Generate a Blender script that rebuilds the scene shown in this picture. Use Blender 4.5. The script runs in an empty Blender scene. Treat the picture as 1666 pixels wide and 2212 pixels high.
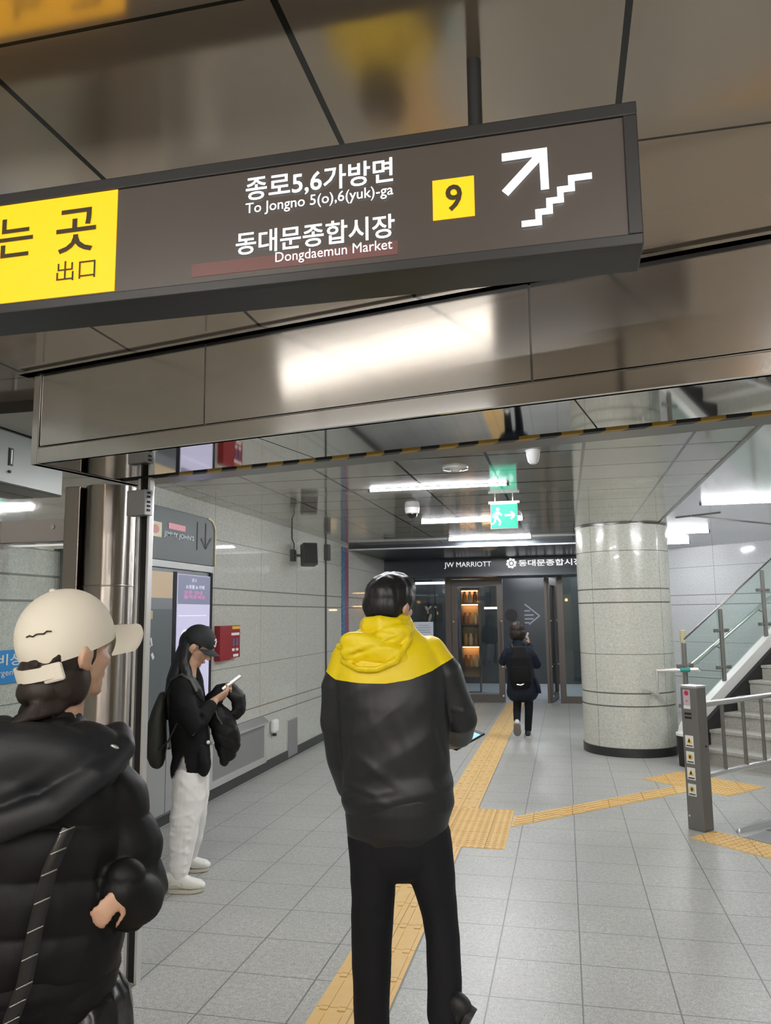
import bpy, bmesh, math, random
import numpy as np
from mathutils import Vector, Matrix, Euler, noise

random.seed(4)
S = bpy.context.scene
COL = S.collection
R = math.radians

# ------------------------------------------------------------------ camera, world, exposure
cam_d = bpy.data.cameras.new('camera')
cam = bpy.data.objects.new('camera', cam_d); COL.objects.link(cam)
cam_d.sensor_fit = 'AUTO'; cam_d.sensor_width = 36.0
cam_d.lens = 36.0 * 1688.0 / 2212.0
cam_d.clip_start = 0.05
_r, _u, _b = (0.97506, 0.22166, -0.01083), (0.0393, -0.12443, 0.99145), (0.21842, -0.96715, -0.13004)
cam.matrix_world = Matrix(((_r[0], _u[0], _b[0], 0), (_r[1], _u[1], _b[1], 0), (_r[2], _u[2], _b[2], 1.65), (0, 0, 0, 1)))
S.camera = cam
S.view_settings.view_transform = 'Standard'
S.view_settings.look = 'None'
S.view_settings.gamma = 1.0
S.view_settings.exposure = 0.0
S.view_settings.use_curve_mapping = False
S.cycles.max_bounces = 10
S.cycles.caustics_reflective = True
S.cycles.sample_clamp_indirect = 6.0
wd = bpy.data.worlds.new('world'); S.world = wd; wd.use_nodes = True
wd.node_tree.nodes['Background'].inputs[0].default_value = (0.75, 0.8, 0.9, 1)
wd.node_tree.nodes['Background'].inputs[1].default_value = 0.02

TUBE_E = 325.0          # brightness of the corridor tubes
HALL_E = 370.0          # brightness of the concourse tubes behind the camera
SIGN_E = 1.0           # brightness of the lit sign faces

# ------------------------------------------------------------------ helpers
def lnk(o, parent=None):
    COL.objects.link(o)
    if parent: o.parent = parent
    return o

def tag(o, label=None, cat=None, group=None, kind=None):
    if label: o['label'] = label
    if cat: o['category'] = cat
    if group: o['group'] = group
    if kind: o['kind'] = kind
    return o

def thing(name, label, cat, loc=(0, 0, 0), rz=0.0, group=None):
    o = lnk(bpy.data.objects.new(name, None)); o.location = loc; o.rotation_euler = (0, 0, rz)
    o.empty_display_size = 0.1
    return tag(o, label, cat, group)

def obj(name, bm, mat, parent=None, smooth=False, bevel=0.0):
    bmesh.ops.recalc_face_normals(bm, faces=bm.faces)
    me = bpy.data.meshes.new(name); bm.to_mesh(me); bm.free()
    for m in (mat if isinstance(mat, (list, tuple)) else [mat]): me.materials.append(m)
    if smooth:
        me.shade_smooth()
        try: me.set_sharp_from_angle(angle=R(40))
        except Exception: pass
    o = bpy.data.objects.new(name, me); lnk(o, parent)
    if bevel:
        b = o.modifiers.new('bevel', 'BEVEL'); b.width = bevel; b.segments = 2; b.limit_method = 'ANGLE'
    return o

def struct(name, bm, mat, label=None, parent=None, **k):
    o = obj(name, bm, mat, parent, **k)
    if parent is None: tag(o, label, None, None, 'structure')
    return o

def box(bm, x0, y0, z0, x1, y1, z1, M=None):
    vs = [bm.verts.new((x, y, z)) for z in (z0, z1) for y in (y0, y1) for x in (x0, x1)]
    for f in ((0, 2, 3, 1), (4, 5, 7, 6), (0, 1, 5, 4), (2, 6, 7, 3), (0, 4, 6, 2), (1, 3, 7, 5)):
        bm.faces.new([vs[i] for i in f])
    if M is not None:
        for v in vs: v.co = M @ v.co
    return bm

def B(*a, **k):
    return box(bmesh.new(), *a, **k)

def prism(bm, pts, a, b, axis='z', M=None):
    """polygon pts (2D) extruded between a and b along an axis"""
    def P(p, t):
        return {'z': (p[0], p[1], t), 'y': (p[0], t, p[1]), 'x': (t, p[0], p[1])}[axis]
    lo = [bm.verts.new(P(p, a)) for p in pts]; hi = [bm.verts.new(P(p, b)) for p in pts]
    n = len(pts)
    bm.faces.new(lo); bm.faces.new(hi[::-1])
    for i in range(n): bm.faces.new((lo[i], hi[i], hi[(i + 1) % n], lo[(i + 1) % n]))
    if M is not None:
        for v in lo + hi: v.co = M @ v.co
    return bm

def tube(bm, pts, rad, seg=16, side=None, cap=True, power=2.0):
    """loft of elliptical sections along a polyline; rad = number or (a, b) per point; round ends"""
    pts = [Vector(p) for p in pts]; n = len(pts)
    rad = [(q, q) if not isinstance(q, (tuple, list)) else tuple(q) for q in (rad if isinstance(rad, (list, tuple)) and len(rad) == n else [rad] * n)]
    T = []
    for i in range(n):
        t = (pts[min(i + 1, n - 1)] - pts[max(i - 1, 0)]).normalized(); T.append(t)
    s = Vector(side) if side else (Vector((1, 0, 0)) if abs(T[0].x) < 0.8 else Vector((0, 1, 0)))
    secs = []
    def ring(c, t, sd, a, b):
        v2 = t.cross(sd).normalized(); out = []
        for k in range(seg):
            th = 2 * math.pi * k / seg; cx, sx = math.cos(th), math.sin(th)
            if power != 2.0:
                cx = math.copysign(abs(cx) ** (2 / power), cx); sx = math.copysign(abs(sx) ** (2 / power), sx)
            out.append(bm.verts.new(c + sd * (a * cx) + v2 * (b * sx)))
        return out
    for i in range(n):
        t = T[i]; s = (s - t * s.dot(t)).normalized()
        a, b = rad[i]; m = min(a, b)
        if cap and i == 0:
            for e in (0.95, 0.7, 0.35):
                q = math.sqrt(1 - e * e); secs.append(ring(pts[0] - t * m * e, t, s, a - m + m * q, b - m + m * q))
        secs.append(ring(pts[i], t, s, a, b))
        if cap and i == n - 1:
            for e in (0.35, 0.7, 0.95):
                q = math.sqrt(1 - e * e); secs.append(ring(pts[i] + t * m * e, t, s, a - m + m * q, b - m + m * q))
    bm.faces.new(secs[0][::-1]); bm.faces.new(secs[-1])
    for A, Bq in zip(secs, secs[1:]):
        for k in range(seg):
            bm.faces.new((A[k], A[(k + 1) % seg], Bq[(k + 1) % seg], Bq[k]))
    return bm

def cyl(bm, p0, p1, r, seg=20, r1=None):
    return tube(bm, [p0, p1], [r, r1 if r1 is not None else r], seg, cap=False)

def ell(bm, c, r, rot=(0, 0, 0), sub=3):
    M = Matrix.Translation(c) @ Euler(rot).to_matrix().to_4x4() @ Matrix.Diagonal((*r, 1))
    bmesh.ops.create_icosphere(bm, subdivisions=sub, radius=1.0, matrix=M)
    return bm

def lathe(bm, prof, c=(0, 0, 0), seg=48):
    rings = [[bm.verts.new((c[0] + r * math.cos(2 * math.pi * k / seg), c[1] + r * math.sin(2 * math.pi * k / seg), c[2] + z)) for k in range(seg)] for r, z in prof]
    for A, Bq in zip(rings, rings[1:]):
        for k in range(seg): bm.faces.new((A[k], A[(k + 1) % seg], Bq[(k + 1) % seg], Bq[k]))
    bm.faces.new(rings[0][::-1]); bm.faces.new(rings[-1])
    return bm

def fuse(name, bm, voxel, mat, parent=None, smooth=4, post=None):
    """weld overlapping closed shells into one continuous skin"""
    bmesh.ops.recalc_face_normals(bm, faces=bm.faces)
    me = bpy.data.meshes.new(name + '_src'); bm.to_mesh(me); bm.free()
    t = bpy.data.objects.new(name + '_src', me); COL.objects.link(t)
    m = t.modifiers.new('r', 'REMESH'); m.mode = 'VOXEL'; m.voxel_size = voxel
    if smooth:
        m = t.modifiers.new('s', 'SMOOTH'); m.factor = 0.5; m.iterations = smooth
    dg = bpy.context.evaluated_depsgraph_get()
    out = bpy.data.meshes.new_from_object(t.evaluated_get(dg)); out.name = name
    bpy.data.objects.remove(t); bpy.data.meshes.remove(me)
    out.materials.clear()
    for q in (mat if isinstance(mat, (list, tuple)) else [mat]): out.materials.append(q)
    if post: post(out)
    out.shade_smooth()
    o = bpy.data.objects.new(name, out)
    return lnk(o, parent)

def arrays(me):
    n = len(me.vertices); co = np.empty(n * 3); me.vertices.foreach_get('co', co)
    no = np.empty(n * 3); me.vertex_normals.foreach_get('vector', no)
    return co.reshape(-1, 3), no.reshape(-1, 3)

def setco(me, co):
    me.vertices.foreach_set('co', co.reshape(-1)); me.update()

def wrinkle(me, amp=0.004, scale=(9, 9, 16), seed=0.0, folds=(), ridged=True, rot=None):
    co, no = arrays(me); d = np.zeros(len(co))
    Rm = Euler(rot).to_matrix() if rot else None
    if amp:
        for i, c in enumerate(co):
            v = Vector(c)
            if Rm: v = Rm @ v
            p = Vector((v.x * scale[0] + seed, v.y * scale[1], v.z * scale[2]))
            q = noise.noise(p); q2 = noise.noise(p * 2.1 + Vector((7, 3, 1)))
            d[i] = amp * ((0.5 - abs(q)) * 1.6 + q2 * 0.5 if ridged else q + 0.4 * q2)
    for p0, p1, w, a in folds:
        p0 = np.array(p0, float); p1 = np.array(p1, float); e = p1 - p0; L = (e @ e) or 1.0
        t = np.clip(((co - p0) @ e) / L, 0, 1)
        dist = np.linalg.norm(co - (p0 + t[:, None] * e), axis=1)
        taper = 0.35 + 0.65 * np.sin(np.pi * np.clip(t, 0.02, 0.98))
        d += a * np.exp(-(dist / w) ** 2) * taper
    setco(me, co + no * d[:, None])

# ------------------------------------------------------------------ materials
class NT:
    def __init__(s, name):
        s.m = bpy.data.materials.new(name); s.m.use_nodes = True; s.t = s.m.node_tree
        s.b = s.t.nodes['Principled BSDF']; s._c = None
    def n(s, typ, **k):
        q = s.t.nodes.new(typ)
        for a, v in k.items(): setattr(q, a, v)
        return q
    def l(s, a, b): s.t.links.new(a, b)
    def coord(s):
        if s._c is None: s._c = s.n('ShaderNodeTexCoord')
        return s._c.outputs['Object']
    def xyz(s):
        q = s.n('ShaderNodeSeparateXYZ'); s.l(s.coord(), q.inputs[0]); return q.outputs
    def math(s, op, a, b=None, c=None):
        q = s.n('ShaderNodeMath', operation=op)
        for i, v in enumerate((a, b, c)):
            if v is None: continue
            if isinstance(v, (int, float)): q.inputs[i].default_value = v
            else: s.l(v, q.inputs[i])
        return q.outputs[0]
    def mix(s, f, a, b):
        q = s.n('ShaderNodeMix', data_type='RGBA')
        for sock, v in ((q.inputs[0], f), (q.inputs[6], a), (q.inputs[7], b)):
            if isinstance(v, (int, float)): sock.default_value = v
            elif isinstance(v, tuple): sock.default_value = (*v[:3], 1)
            else: s.l(v, sock)
        return q.outputs[2]
    def noise(s, scale, detail=2.0, rough=0.5, stretch=None):
        q = s.n('ShaderNodeTexNoise'); q.inputs['Scale'].default_value = scale
        q.inputs['Detail'].default_value = detail; q.inputs['Roughness'].default_value = rough
        if stretch:
            m = s.n('ShaderNodeMapping'); m.inputs['Scale'].default_value = stretch
            s.l(s.coord(), m.inputs['Vector']); s.l(m.outputs[0], q.inputs['Vector'])
        else: s.l(s.coord(), q.inputs['Vector'])
        return q.outputs[0]
    def ramp(s, f, stops):
        q = s.n('ShaderNodeValToRGB'); e = q.color_ramp.elements
        while len(e) < len(stops): e.new(0.5)
        for k, (p, c) in zip(e, stops): k.position = p; k.color = (*c, 1) if isinstance(c, tuple) else (c, c, c, 1)
        s.l(f, q.inputs[0]); return q.outputs[0]
    def line(s, v, spacing, off, w):
        """1 on a seam repeated along coordinate v"""
        a = s.math('SUBTRACT', v, off - spacing / 2); m = s.math('WRAP', a, spacing, 0.0)
        d = s.math('ABSOLUTE', s.math('SUBTRACT', m, spacing / 2))
        return s.math('LESS_THAN', d, w / 2)
    def at(s, v, p, w):
        return s.math('LESS_THAN', s.math('ABSOLUTE', s.math('SUBTRACT', v, p)), w / 2)
    def any(s, *a):
        o = a[0]
        for q in a[1:]: o = s.math('MAXIMUM', o, q)
        return o
    def bump(s, h, strength=0.2, dist=0.01):
        q = s.n('ShaderNodeBump'); q.inputs['Strength'].default_value = strength; q.inputs['Distance'].default_value = dist
        s.l(h, q.inputs['Height']); s.l(q.outputs[0], s.b.inputs['Normal'])

def pm(name, col, rough=0.5, metal=0.0, emit=None, es=0.0, coat=0.0, var=0.0, vs=30.0, bump=0.0, bs=200.0, stretch=None, spec=None):
    a = NT(name); b = a.b
    b.inputs['Roughness'].default_value = rough; b.inputs['Metallic'].default_value = metal
    b.inputs['Base Color'].default_value = (*col, 1)
    if spec is not None: b.inputs['Specular IOR Level'].default_value = spec
    if coat: b.inputs['Coat Weight'].default_value = coat; b.inputs['Coat Roughness'].default_value = 0.08
    if emit: b.inputs['Emission Color'].default_value = (*emit, 1); b.inputs['Emission Strength'].default_value = es
    if var:
        f = a.noise(vs, 3, stretch=stretch)
        a.l(a.mix(f, tuple(c * (1 - var) for c in col), tuple(min(1, c * (1 + var)) for c in col)), b.inputs['Base Color'])
    if bump: a.bump(a.noise(bs, 2, stretch=stretch), bump, 0.002)
    return a.m

def granite(name, lo, mid, hi, rough, seams=None, scale=150.0, seamcol=(0.10, 0.10, 0.095), stain=0.12, coat=0.0):
    a = NT(name)
    f = a.noise(scale, 2, 0.7); g = a.noise(scale * 0.33, 1)
    c = a.ramp(a.math('ADD', a.math('MULTIPLY', f, 0.75), a.math('MULTIPLY', g, 0.25)), [(0.36, lo), (0.5, mid), (0.64, hi)])
    st = a.noise(1.3, 4, 0.6)
    c = a.mix(a.math('MULTIPLY', a.math('SUBTRACT', st, 0.35), stain * 3), c, tuple(x * 0.6 for x in mid))
    if seams: c = a.mix(seams(a), c, seamcol)
    a.l(c, a.b.inputs['Base Color'])
    a.b.inputs['Roughness'].default_value = rough
    if coat: a.b.inputs['Coat Weight'].default_value = coat; a.b.inputs['Coat Roughness'].default_value = 0.03
    return a.m

def floor_seams(a):
    x, y, z = a.xyz()
    return a.any(a.line(x, 0.395, 0.01, 0.007), a.line(y, 0.395, 3.646, 0.006))

def wall_seams(a):
    x, y, z = a.xyz()
    h = a.any(*[a.at(z, p, w) for p, w in ((0.585, .012), (0.70, .012), (1.15, .006), (1.757, .014), (1.913, .014), (2.37, .006))])
    return a.any(h, a.line(y, 1.17, 6.83, 0.006))

def face_seams(a):
    x, y, z = a.xyz()
    h = a.any(*[a.at(z, p, w) for p, w in ((0.585, .012), (0.70, .012), (1.15, .006), (1.757, .014), (1.913, .014), (2.37, .006))])
    return a.any(h, a.line(x, 1.17, -2.95, 0.006))

def column_seams(a):
    x, y, z = a.xyz()
    h = a.any(*[a.at(z, p, w) for p, w in ((0.568, .016), (0.715, .016), (1.16, .007), (1.76, .016), (1.92, .016), (2.37, .008))])
    ang = a.math('ARCTAN2', a.math('SUBTRACT', y, 10.12), a.math('SUBTRACT', x, 0.719))
    return a.any(h, a.line(ang, math.pi / 2, -2.339, 0.009))

M = {}
M['floor'] = granite('floor_granite', (.30, .30, .285), (.46, .46, .44), (.62, .62, .595), 0.36, floor_seams, 120, (.17, .17, .16), 0.32)
M['wall'] = granite('wall_granite', (.34, .345, .31), (.50, .505, .46), (.66, .665, .62), 0.55, wall_seams, 130, (.16, .16, .14), 0.06, 0.7)
M['wallface'] = granite('wall_granite_face', (.34, .345, .31), (.50, .505, .46), (.64, .645, .60), 0.16, face_seams, 130, (.16, .16, .14), 0.06, 0.35)
M['column'] = granite('column_granite', (.43, .435, .385), (.57, .575, .515), (.71, .71, .65), 0.22, column_seams, 120, (.17, .17, .15), 0.05, 0.3)
M['stone'] = granite('stair_stone', (.30, .29, .26), (.43, .42, .38), (.56, .55, .50), 0.5, None, 160)
M['black_base'] = pm('black_baseboard', (.025, .027, .025), .35)

def ceiling_mat(name, col, rough, metal, xs, ys, wx, wy, xoff, yoff):
    a = NT(name); x, y, z = a.xyz()
    s = a.any(a.line(x, xs, xoff, wx), a.line(y, ys, yoff, wy))
    f = a.noise(1.1, 3, 0.6)
    c = a.mix(f, tuple(q * 0.86 for q in col), tuple(min(1, q * 1.1) for q in col))
    a.l(a.mix(s, c, (0.015, 0.014, 0.012)), a.b.inputs['Base Color'])
    a.l(a.mix(s, (metal,) * 3, (0, 0, 0)), a.b.inputs['Metallic'])
    a.b.inputs['Roughness'].default_value = rough
    n = a.noise(0.9, 2); a.bump(n, 0.12, 0.05)
    return a.m
M['ceil_hall'] = ceiling_mat('concourse_ceiling_panels', (.42, .355, .285), 0.125, 0.68, 0.632, 0.622, 0.014, 0.009, 0.16, 1.197)
M['ceil_corr'] = ceiling_mat('corridor_ceiling_panels', (.44, .435, .385), 0.08, 0.30, 0.632, 0.59, 0.020, 0.030, 0.16, 5.16)
M['ceil_right'] = pm('stair_hall_ceiling', (.68, .70, .72), .12, .6, var=.08, vs=2)

def steel(name, col, rough, stretch=(0.6, 0.6, 60), aniso=0.97):
    a = NT(name); f = a.noise(6, 4, 0.6, stretch)
    a.l(a.mix(f, tuple(q * .9 for q in col), tuple(min(1, q * 1.08) for q in col)), a.b.inputs['Base Color'])
    a.b.inputs['Metallic'].default_value = 1.0; a.b.inputs['Roughness'].default_value = rough
    if aniso:                                  # horizontal brushing: highlights smear upwards
        c = a.n('ShaderNodeCombineXYZ'); c.inputs[2].default_value = 1.0
        a.b.inputs['Anisotropic'].default_value = aniso; a.l(c.outputs[0], a.b.inputs['Tangent'])
    return a.m
M['steel'] = steel('brushed_steel', (.68, .675, .67), 0.13, aniso=.8)
M['steel_mirror'] = steel('polished_steel', (.58, .57, .55), 0.04, (1, 1, 1), 0)
M['steel_col'] = steel('column_steel', (.34, .31, .285), 0.28, (40, 40, .5), 0.95)
M['steel_rail'] = pm('rail_steel', (.80, .80, .80), .30, .85)
M['steel_dark'] = pm('dark_steel', (.22, .22, .21), .3, .9)
M['black'] = pm('matt_black', (.012, .012, .013), .55)
M['gloss_black'] = pm('gloss_black', (.012, .013, .015), .12)
M['slot'] = pm('seam_black', (.006, .006, .006), .8)
M['brown_frame'] = pm('bronze_frame', (.12, .10, .088), .4, .3)
M['header'] = pm('dark_header_board', (.030, .040, .052), .28, .1)
M['bollard'] = pm('grey_bollard_metal', (.20, .195, .185), .38, .35)
M['plastic_grey'] = pm('grey_plastic', (.06, .062, .066), .45)
M['white'] = pm('white_plastic', (.8, .8, .8), .4)
M['red'] = pm('red_paint', (.28, .012, .02), .35)
M['yellow_strip'] = pm('yellow_label', (.75, .52, .03), .4)
M['cabinet'] = pm('cabinet_grey', (.12, .14, .15), .4, .2)
M['cab_head'] = pm('cabinet_header_grey', (.085, .10, .105), .5, .1)
M['cab_low'] = pm('cabinet_low_grey', (.36, .37, .37), .38, .2)
M['tan'] = pm('tan_card', (.62, .45, .22), .5)
M['concrete'] = pm('grey_plate', (.30, .30, .30), .4, .4)

def em(name, col, s):
    return pm(name, tuple(min(1, c) * .5 for c in col), .5, 0, col, s)
M['tube'] = em('tube_light', (.97, 0.985, 1.0), TUBE_E)
M['shop_fill_tube'] = em('shop_fill_light', (.9, .95, 1.0), 300.0)  # for the tubes added to brighten the shop
M['hall_tube'] = em('hall_tube_light', (1.0, 0.965, 0.915), HALL_E)
M['sign_white'] = em('sign_lit_white', (.93, .97, 1.0), 1.15 * SIGN_E)
M['sign_yellow'] = em('sign_lit_yellow', (1.0, .52, .0), 1.0 * SIGN_E)
M['sign_back'] = em('sign_lit_back', (1.0, .99, .97), 6.5)
M['exit_green'] = em('exit_lit_green', (.0, .52, .31), .80)
M['exit_white'] = em('exit_lit_white', (.55, .95, .85), .9)
M['letter_white'] = em('letter_lit_white', (1, 1, 1), .85)
M['warm'] = em('warm_lamp', (1.0, .52, .17), 26.0)
M['shop_warm'] = em('shop_shelf_light', (1.0, .60, .27), 13.0)
M['screen'] = em('screen_lavender', (.50, .48, .66), .8)
M['screen_dim'] = em('screen_slate', (.17, .18, .27), .8)
M['screen_pink'] = em('screen_pink', (.62, .20, .45), .8)
M['screen_text'] = em('screen_text', (.75, .75, .85), .8)
M['phone_blue'] = em('phone_screen_blue', (.25, .62, .85), 1.0)
M['phone_white'] = em('phone_screen_white', (.9, .92, .9), .8)
M['poster_tan'] = pm('poster_tan', (.50, .38, .25), .5, emit=(.5, .36, .22), es=.25)

def brownface():
    a = NT('sign_dark_face'); f = a.noise(2.0, 2)
    a.l(a.mix(f, (.068, .056, .049), (.088, .075, .067)), a.b.inputs['Base Color'])
    a.b.inputs['Roughness'].default_value = .33
    return a.m
M['sign_face'] = brownface()
M['sign_frame'] = pm('sign_frame_grey', (.030, .030, .031), .4, .3)

def glass(name, tint, rough=0.0):
    m = bpy.data.materials.new(name); m.use_nodes = True; t = m.node_tree; t.nodes.clear()
    o = t.nodes.new('ShaderNodeOutputMaterial'); mx = t.nodes.new('ShaderNodeMixShader')
    tr = t.nodes.new('ShaderNodeBsdfTransparent'); gl = t.nodes.new('ShaderNodeBsdfGlossy'); fr = t.nodes.new('ShaderNodeLayerWeight')
    tr.inputs[0].default_value = (*tint, 1); gl.inputs['Roughness'].default_value = rough
    fr.inputs['Blend'].default_value = 0.5
    pw_ = t.nodes.new('ShaderNodeMath'); pw_.operation = 'POWER'; pw_.inputs[1].default_value = 4.0
    md = t.nodes.new('ShaderNodeMath'); md.operation = 'MULTIPLY_ADD'; md.inputs[1].default_value = 0.6; md.inputs[2].default_value = 0.04
    t.links.new(fr.outputs['Facing'], pw_.inputs[0]); t.links.new(pw_.outputs[0], md.inputs[0])
    t.links.new(md.outputs[0], mx.inputs[0]); t.links.new(tr.outputs[0], mx.inputs[1]); t.links.new(gl.outputs[0], mx.inputs[2])
    t.links.new(mx.outputs[0], o.inputs[0]); return m
M['glass'] = glass('clear_glass', (.95, .975, .965))
M['glass_green'] = glass('green_glass', (.90, .965, .94))
M['glass_shop'] = glass('shop_glass', (.78, .82, .82))

def tactile(name, studs):
    a = NT(name); x, y, z = a.xyz()
    a.b.inputs['Roughness'].default_value = .55
    f = a.noise(8, 3)
    c = a.mix(f, (.70, .44, .15), (.83, .57, .24))
    s = a.any(a.line(x, 0.31, 0.0, 0.006), a.line(y, 0.31, 0.0, 0.006))
    a.l(a.mix(s, c, (.42, .25, .07)), a.b.inputs['Base Color'])
    return a.m
M['tactile'] = tactile('tactile_yellow', True)

# ------------------------------------------------------------------ lettering
def text_mesh(body, bold=0.0):
    cu = bpy.data.curves.new('txt', 'FONT'); cu.body = body; cu.offset = bold; cu.resolution_u = 3
    t = bpy.data.objects.new('txt', cu); COL.objects.link(t)
    dg = bpy.context.evaluated_depsgraph_get()
    me = bpy.data.meshes.new_from_object(t.evaluated_get(dg))
    bpy.data.objects.remove(t); bpy.data.curves.remove(cu)
    return me

def lettering(name, body, o, u, v, w, h, mat, parent=None, bold=0.0, shear=0.0, lift=0.0, fit=True):
    """writing in a w x h box whose lower-left corner is o, along unit vectors u and v"""
    me = text_mesh(body, bold); n = len(me.vertices)
    co = np.empty(n * 3); me.vertices.foreach_get('co', co); co = co.reshape(-1, 3)
    mn, mx = co.min(0), co.max(0)
    sx = w / max(1e-6, mx[0] - mn[0]); sy = h / max(1e-6, mx[1] - mn[1])
    if not fit: sx = sy = min(sx, sy)
    o = np.array(o, float); u = np.array(u, float); v = np.array(v, float); nn = np.cross(u, v)
    P = o + ((co[:, 0] - mn[0]) * sx)[:, None] * u + ((co[:, 1] - mn[1]) * sy)[:, None] * v + nn * lift
    setco(me, P); me.materials.clear(); me.materials.append(mat); me.name = name
    return lnk(bpy.data.objects.new(name, me), parent)

def poly_plate(bm, pts, o, u, v, t=0.002):
    """flat pieces (2D polygons) with a small thickness on the plane o,u,v"""
    o = Vector(o); u = Vector(u); v = Vector(v); n = u.cross(v)
    a = [bm.verts.new(o + u * p[0] + v * p[1]) for p in pts]; b = [bm.verts.new(o + u * p[0] + v * p[1] + n * t) for p in pts]
    bm.faces.new(a); bm.faces.new(b[::-1])
    for i in range(len(pts)):
        j = (i + 1) % len(pts); bm.faces.new((a[i], b[i], b[j], a[j]))
    return bm

def rect(x0, y0, x1, y1): return [(x0, y0), (x1, y0), (x1, y1), (x0, y1)]
def stroke(p, q, w):
    p = Vector(p); q = Vector(q); d = (q - p).normalized(); n = Vector((-d.y, d.x)) * w / 2
    return [tuple(p + n), tuple(p - n), tuple(q - n), tuple(q + n)]

# ------------------------------------------------------------------ the setting
def beam_line(x, off):       # y of the beam's front face shifted back by off, at world x
    return 2.985 - math.tan(R(11.5)) * (x + 2.26) + off / math.cos(R(11.5))

struct('floor', B(-3.3, -6, -0.1, 6.5, 15.05, 0), M['floor'], 'grey granite tile floor of the station passage')
bm = bmesh.new()
prism(bm, [(-3.3, -6), (6.5, -6), (6.5, beam_line(6.5, .1)), (-2.2, beam_line(-2.2, .1)), (-2.2, 3.40), (-3.3, 3.40)], 2.76, 2.82)
struct('ceiling', bm, M['ceil_hall'], 'brown metal panel ceiling above the hanging sign')
bm = bmesh.new()
prism(bm, [(-3.3, 3.40), (-2.2, 3.40), (-2.2, beam_line(-2.2, .5)), (1.12, beam_line(1.12, .5)), (1.12, 11.56), (-3.3, 11.56)], 2.70, 2.76)
struct('ceiling_corridor', bm, M['ceil_corr'], 'grey glossy panel ceiling of the corridor behind the beam')
bm = bmesh.new()
prism(bm, [(1.14, beam_line(1.14, .5)), (6.5, beam_line(6.5, .5)), (6.5, 16), (1.14, 16)], 2.70, 2.76)
struct('ceiling_right', bm, M['ceil_right'], 'pale glossy ceiling over the stairs')
struct('wall_left', B(-3.35, -6, 0, -3.2, 15.2, 2.8), M['wall'], 'grey granite wall along the left of the corridor')
struct('baseboard_left', B(-3.2, 5.3, 0, -3.185, 15.0, 0.10), M['black_base'], 'black skirting of the left granite wall')
struct('wall_back', B(-3.3, -6.15, 0, 6.5, -6, 2.8), M['wallface'], 'granite wall at the back of the concourse')
struct('wall_right', B(6.5, -6, 0, 6.65, 16, 2.8), M['wall'], 'granite wall on the right of the concourse')
# wall behind the stairs, square to the stair flight
SA = R(43.0); sa = Vector((math.sin(SA), math.cos(SA), 0)); se = Vector((math.cos(SA), -math.sin(SA), 0))
def MF(o, rz): return Matrix.Translation(o) @ Matrix.Rotation(rz, 4, 'Z')
Mst = MF((1.02, 14.72, 0), -SA)
def stair_wall_mat():
    def s(a):
        x, y, z = a.xyz()
        h = a.any(*[a.at(z, p, w) for p, w in ((0.585, .012), (0.70, .012), (1.15, .006), (1.757, .012), (1.913, .012), (2.37, .006))])
        return a.any(h, a.line(x, 1.0, .85, .006))
    return granite('stair_wall_granite', (.44, .45, .46), (.58, .59, .61), (.70, .71, .73), .12, s, 130, (.22, .22, .23), .05, .4)
o = struct('wall_stairs', B(-1.0, 0, 0, 8, .15, 2.75), stair_wall_mat(), 'pale granite wall behind the stairs')
o.matrix_world = Mst
# soffit and header before the shop doors
struct('trim_1', B(-3.2, 11.56, 2.64, 1.3, 15.2, 2.80), M['header'], 'dark lowered soffit before the shop doors')
struct('trim_2', B(-3.2, 11.53, 2.628, 1.3, 11.565, 2.648), M['steel_rail'], 'thin bright edge strip of the dark soffit')
struct('trim_3', B(1.118, beam_line(1.12, .6), 2.690, 1.142, 9.3, 2.71), M['steel_dark'], 'dark joint between corridor ceiling and stair ceiling')
for i, (p, q) in enumerate((((1.266, 9.27), (1.68, 8.93)), ((1.40, 9.13), (2.52, 10.35)))):
    bm = bmesh.new(); d = Vector((q[0] - p[0], q[1] - p[1], 0)); L = d.length
    box(bm, 0, -.005, 2.690, L, .005, 2.703, MF((p[0], p[1], 0), math.atan2(d.y, d.x)))
    struct('trim_%d' % (4 + i), bm, M['steel_dark'], ('dark ceiling trim running to the round column', 'dark ceiling trim running along the stairs')[i])
# polished upper wall by the left edge
struct('trim_6', B(-3.2, 3.3, 2.08, -3.19, 5.42, 2.70), M['steel_mirror'], 'polished steel cladding on the upper left wall')

# the big shutter beam
bt = lnk(bpy.data.objects.new('beam', None)); tag(bt, 'brushed steel shutter beam crossing the passage', None, None, 'structure')
bt.location = (-2.26, 2.985, 0); bt.rotation_euler = (0, 0, -R(11.5))
obj('core', B(0.012, .01, 2.345, 6.2, .66, 2.758), M['steel_dark'], bt)
for i, (a, b) in enumerate(((.014, .905), (.912, 2.227), (2.235, 3.55), (3.557, 5.0), (5.007, 6.2))):
    obj('face_panel', B(a, 0, 2.409, b, .012, 2.744), M['steel'], bt)
obj('lower_lip', B(0, -.004, 2.330, 6.2, .02, 2.402), M['steel'], bt, bevel=.004)
obj('end_cap', B(-.03, -.008, 2.327, .010, .66, 2.75), M['steel'], bt, bevel=.003)
obj('top_trim', B(-.10, -.035, 2.742, 6.2, .02, 2.752), M['steel'], bt)
obj('top_trim', B(-.05, -.018, 2.750, 6.2, .02, 2.760), M['steel_dark'], bt)
for a, b in ((.02, 1.15), (1.156, 2.36), (2.366, 3.57), (3.576, 6.2)):
    obj('underside_panel', B(a, .02, 2.331, b, .455, 2.346), M['steel_mirror'], bt)
obj('slot', B(.02, .455, 2.338, 6.2, .50, 2.348), M['slot'], bt)
obj('rear_lip', B(.02, .515, 2.326, 6.2, .66, 2.346), M['steel_dark'], bt)
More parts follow.
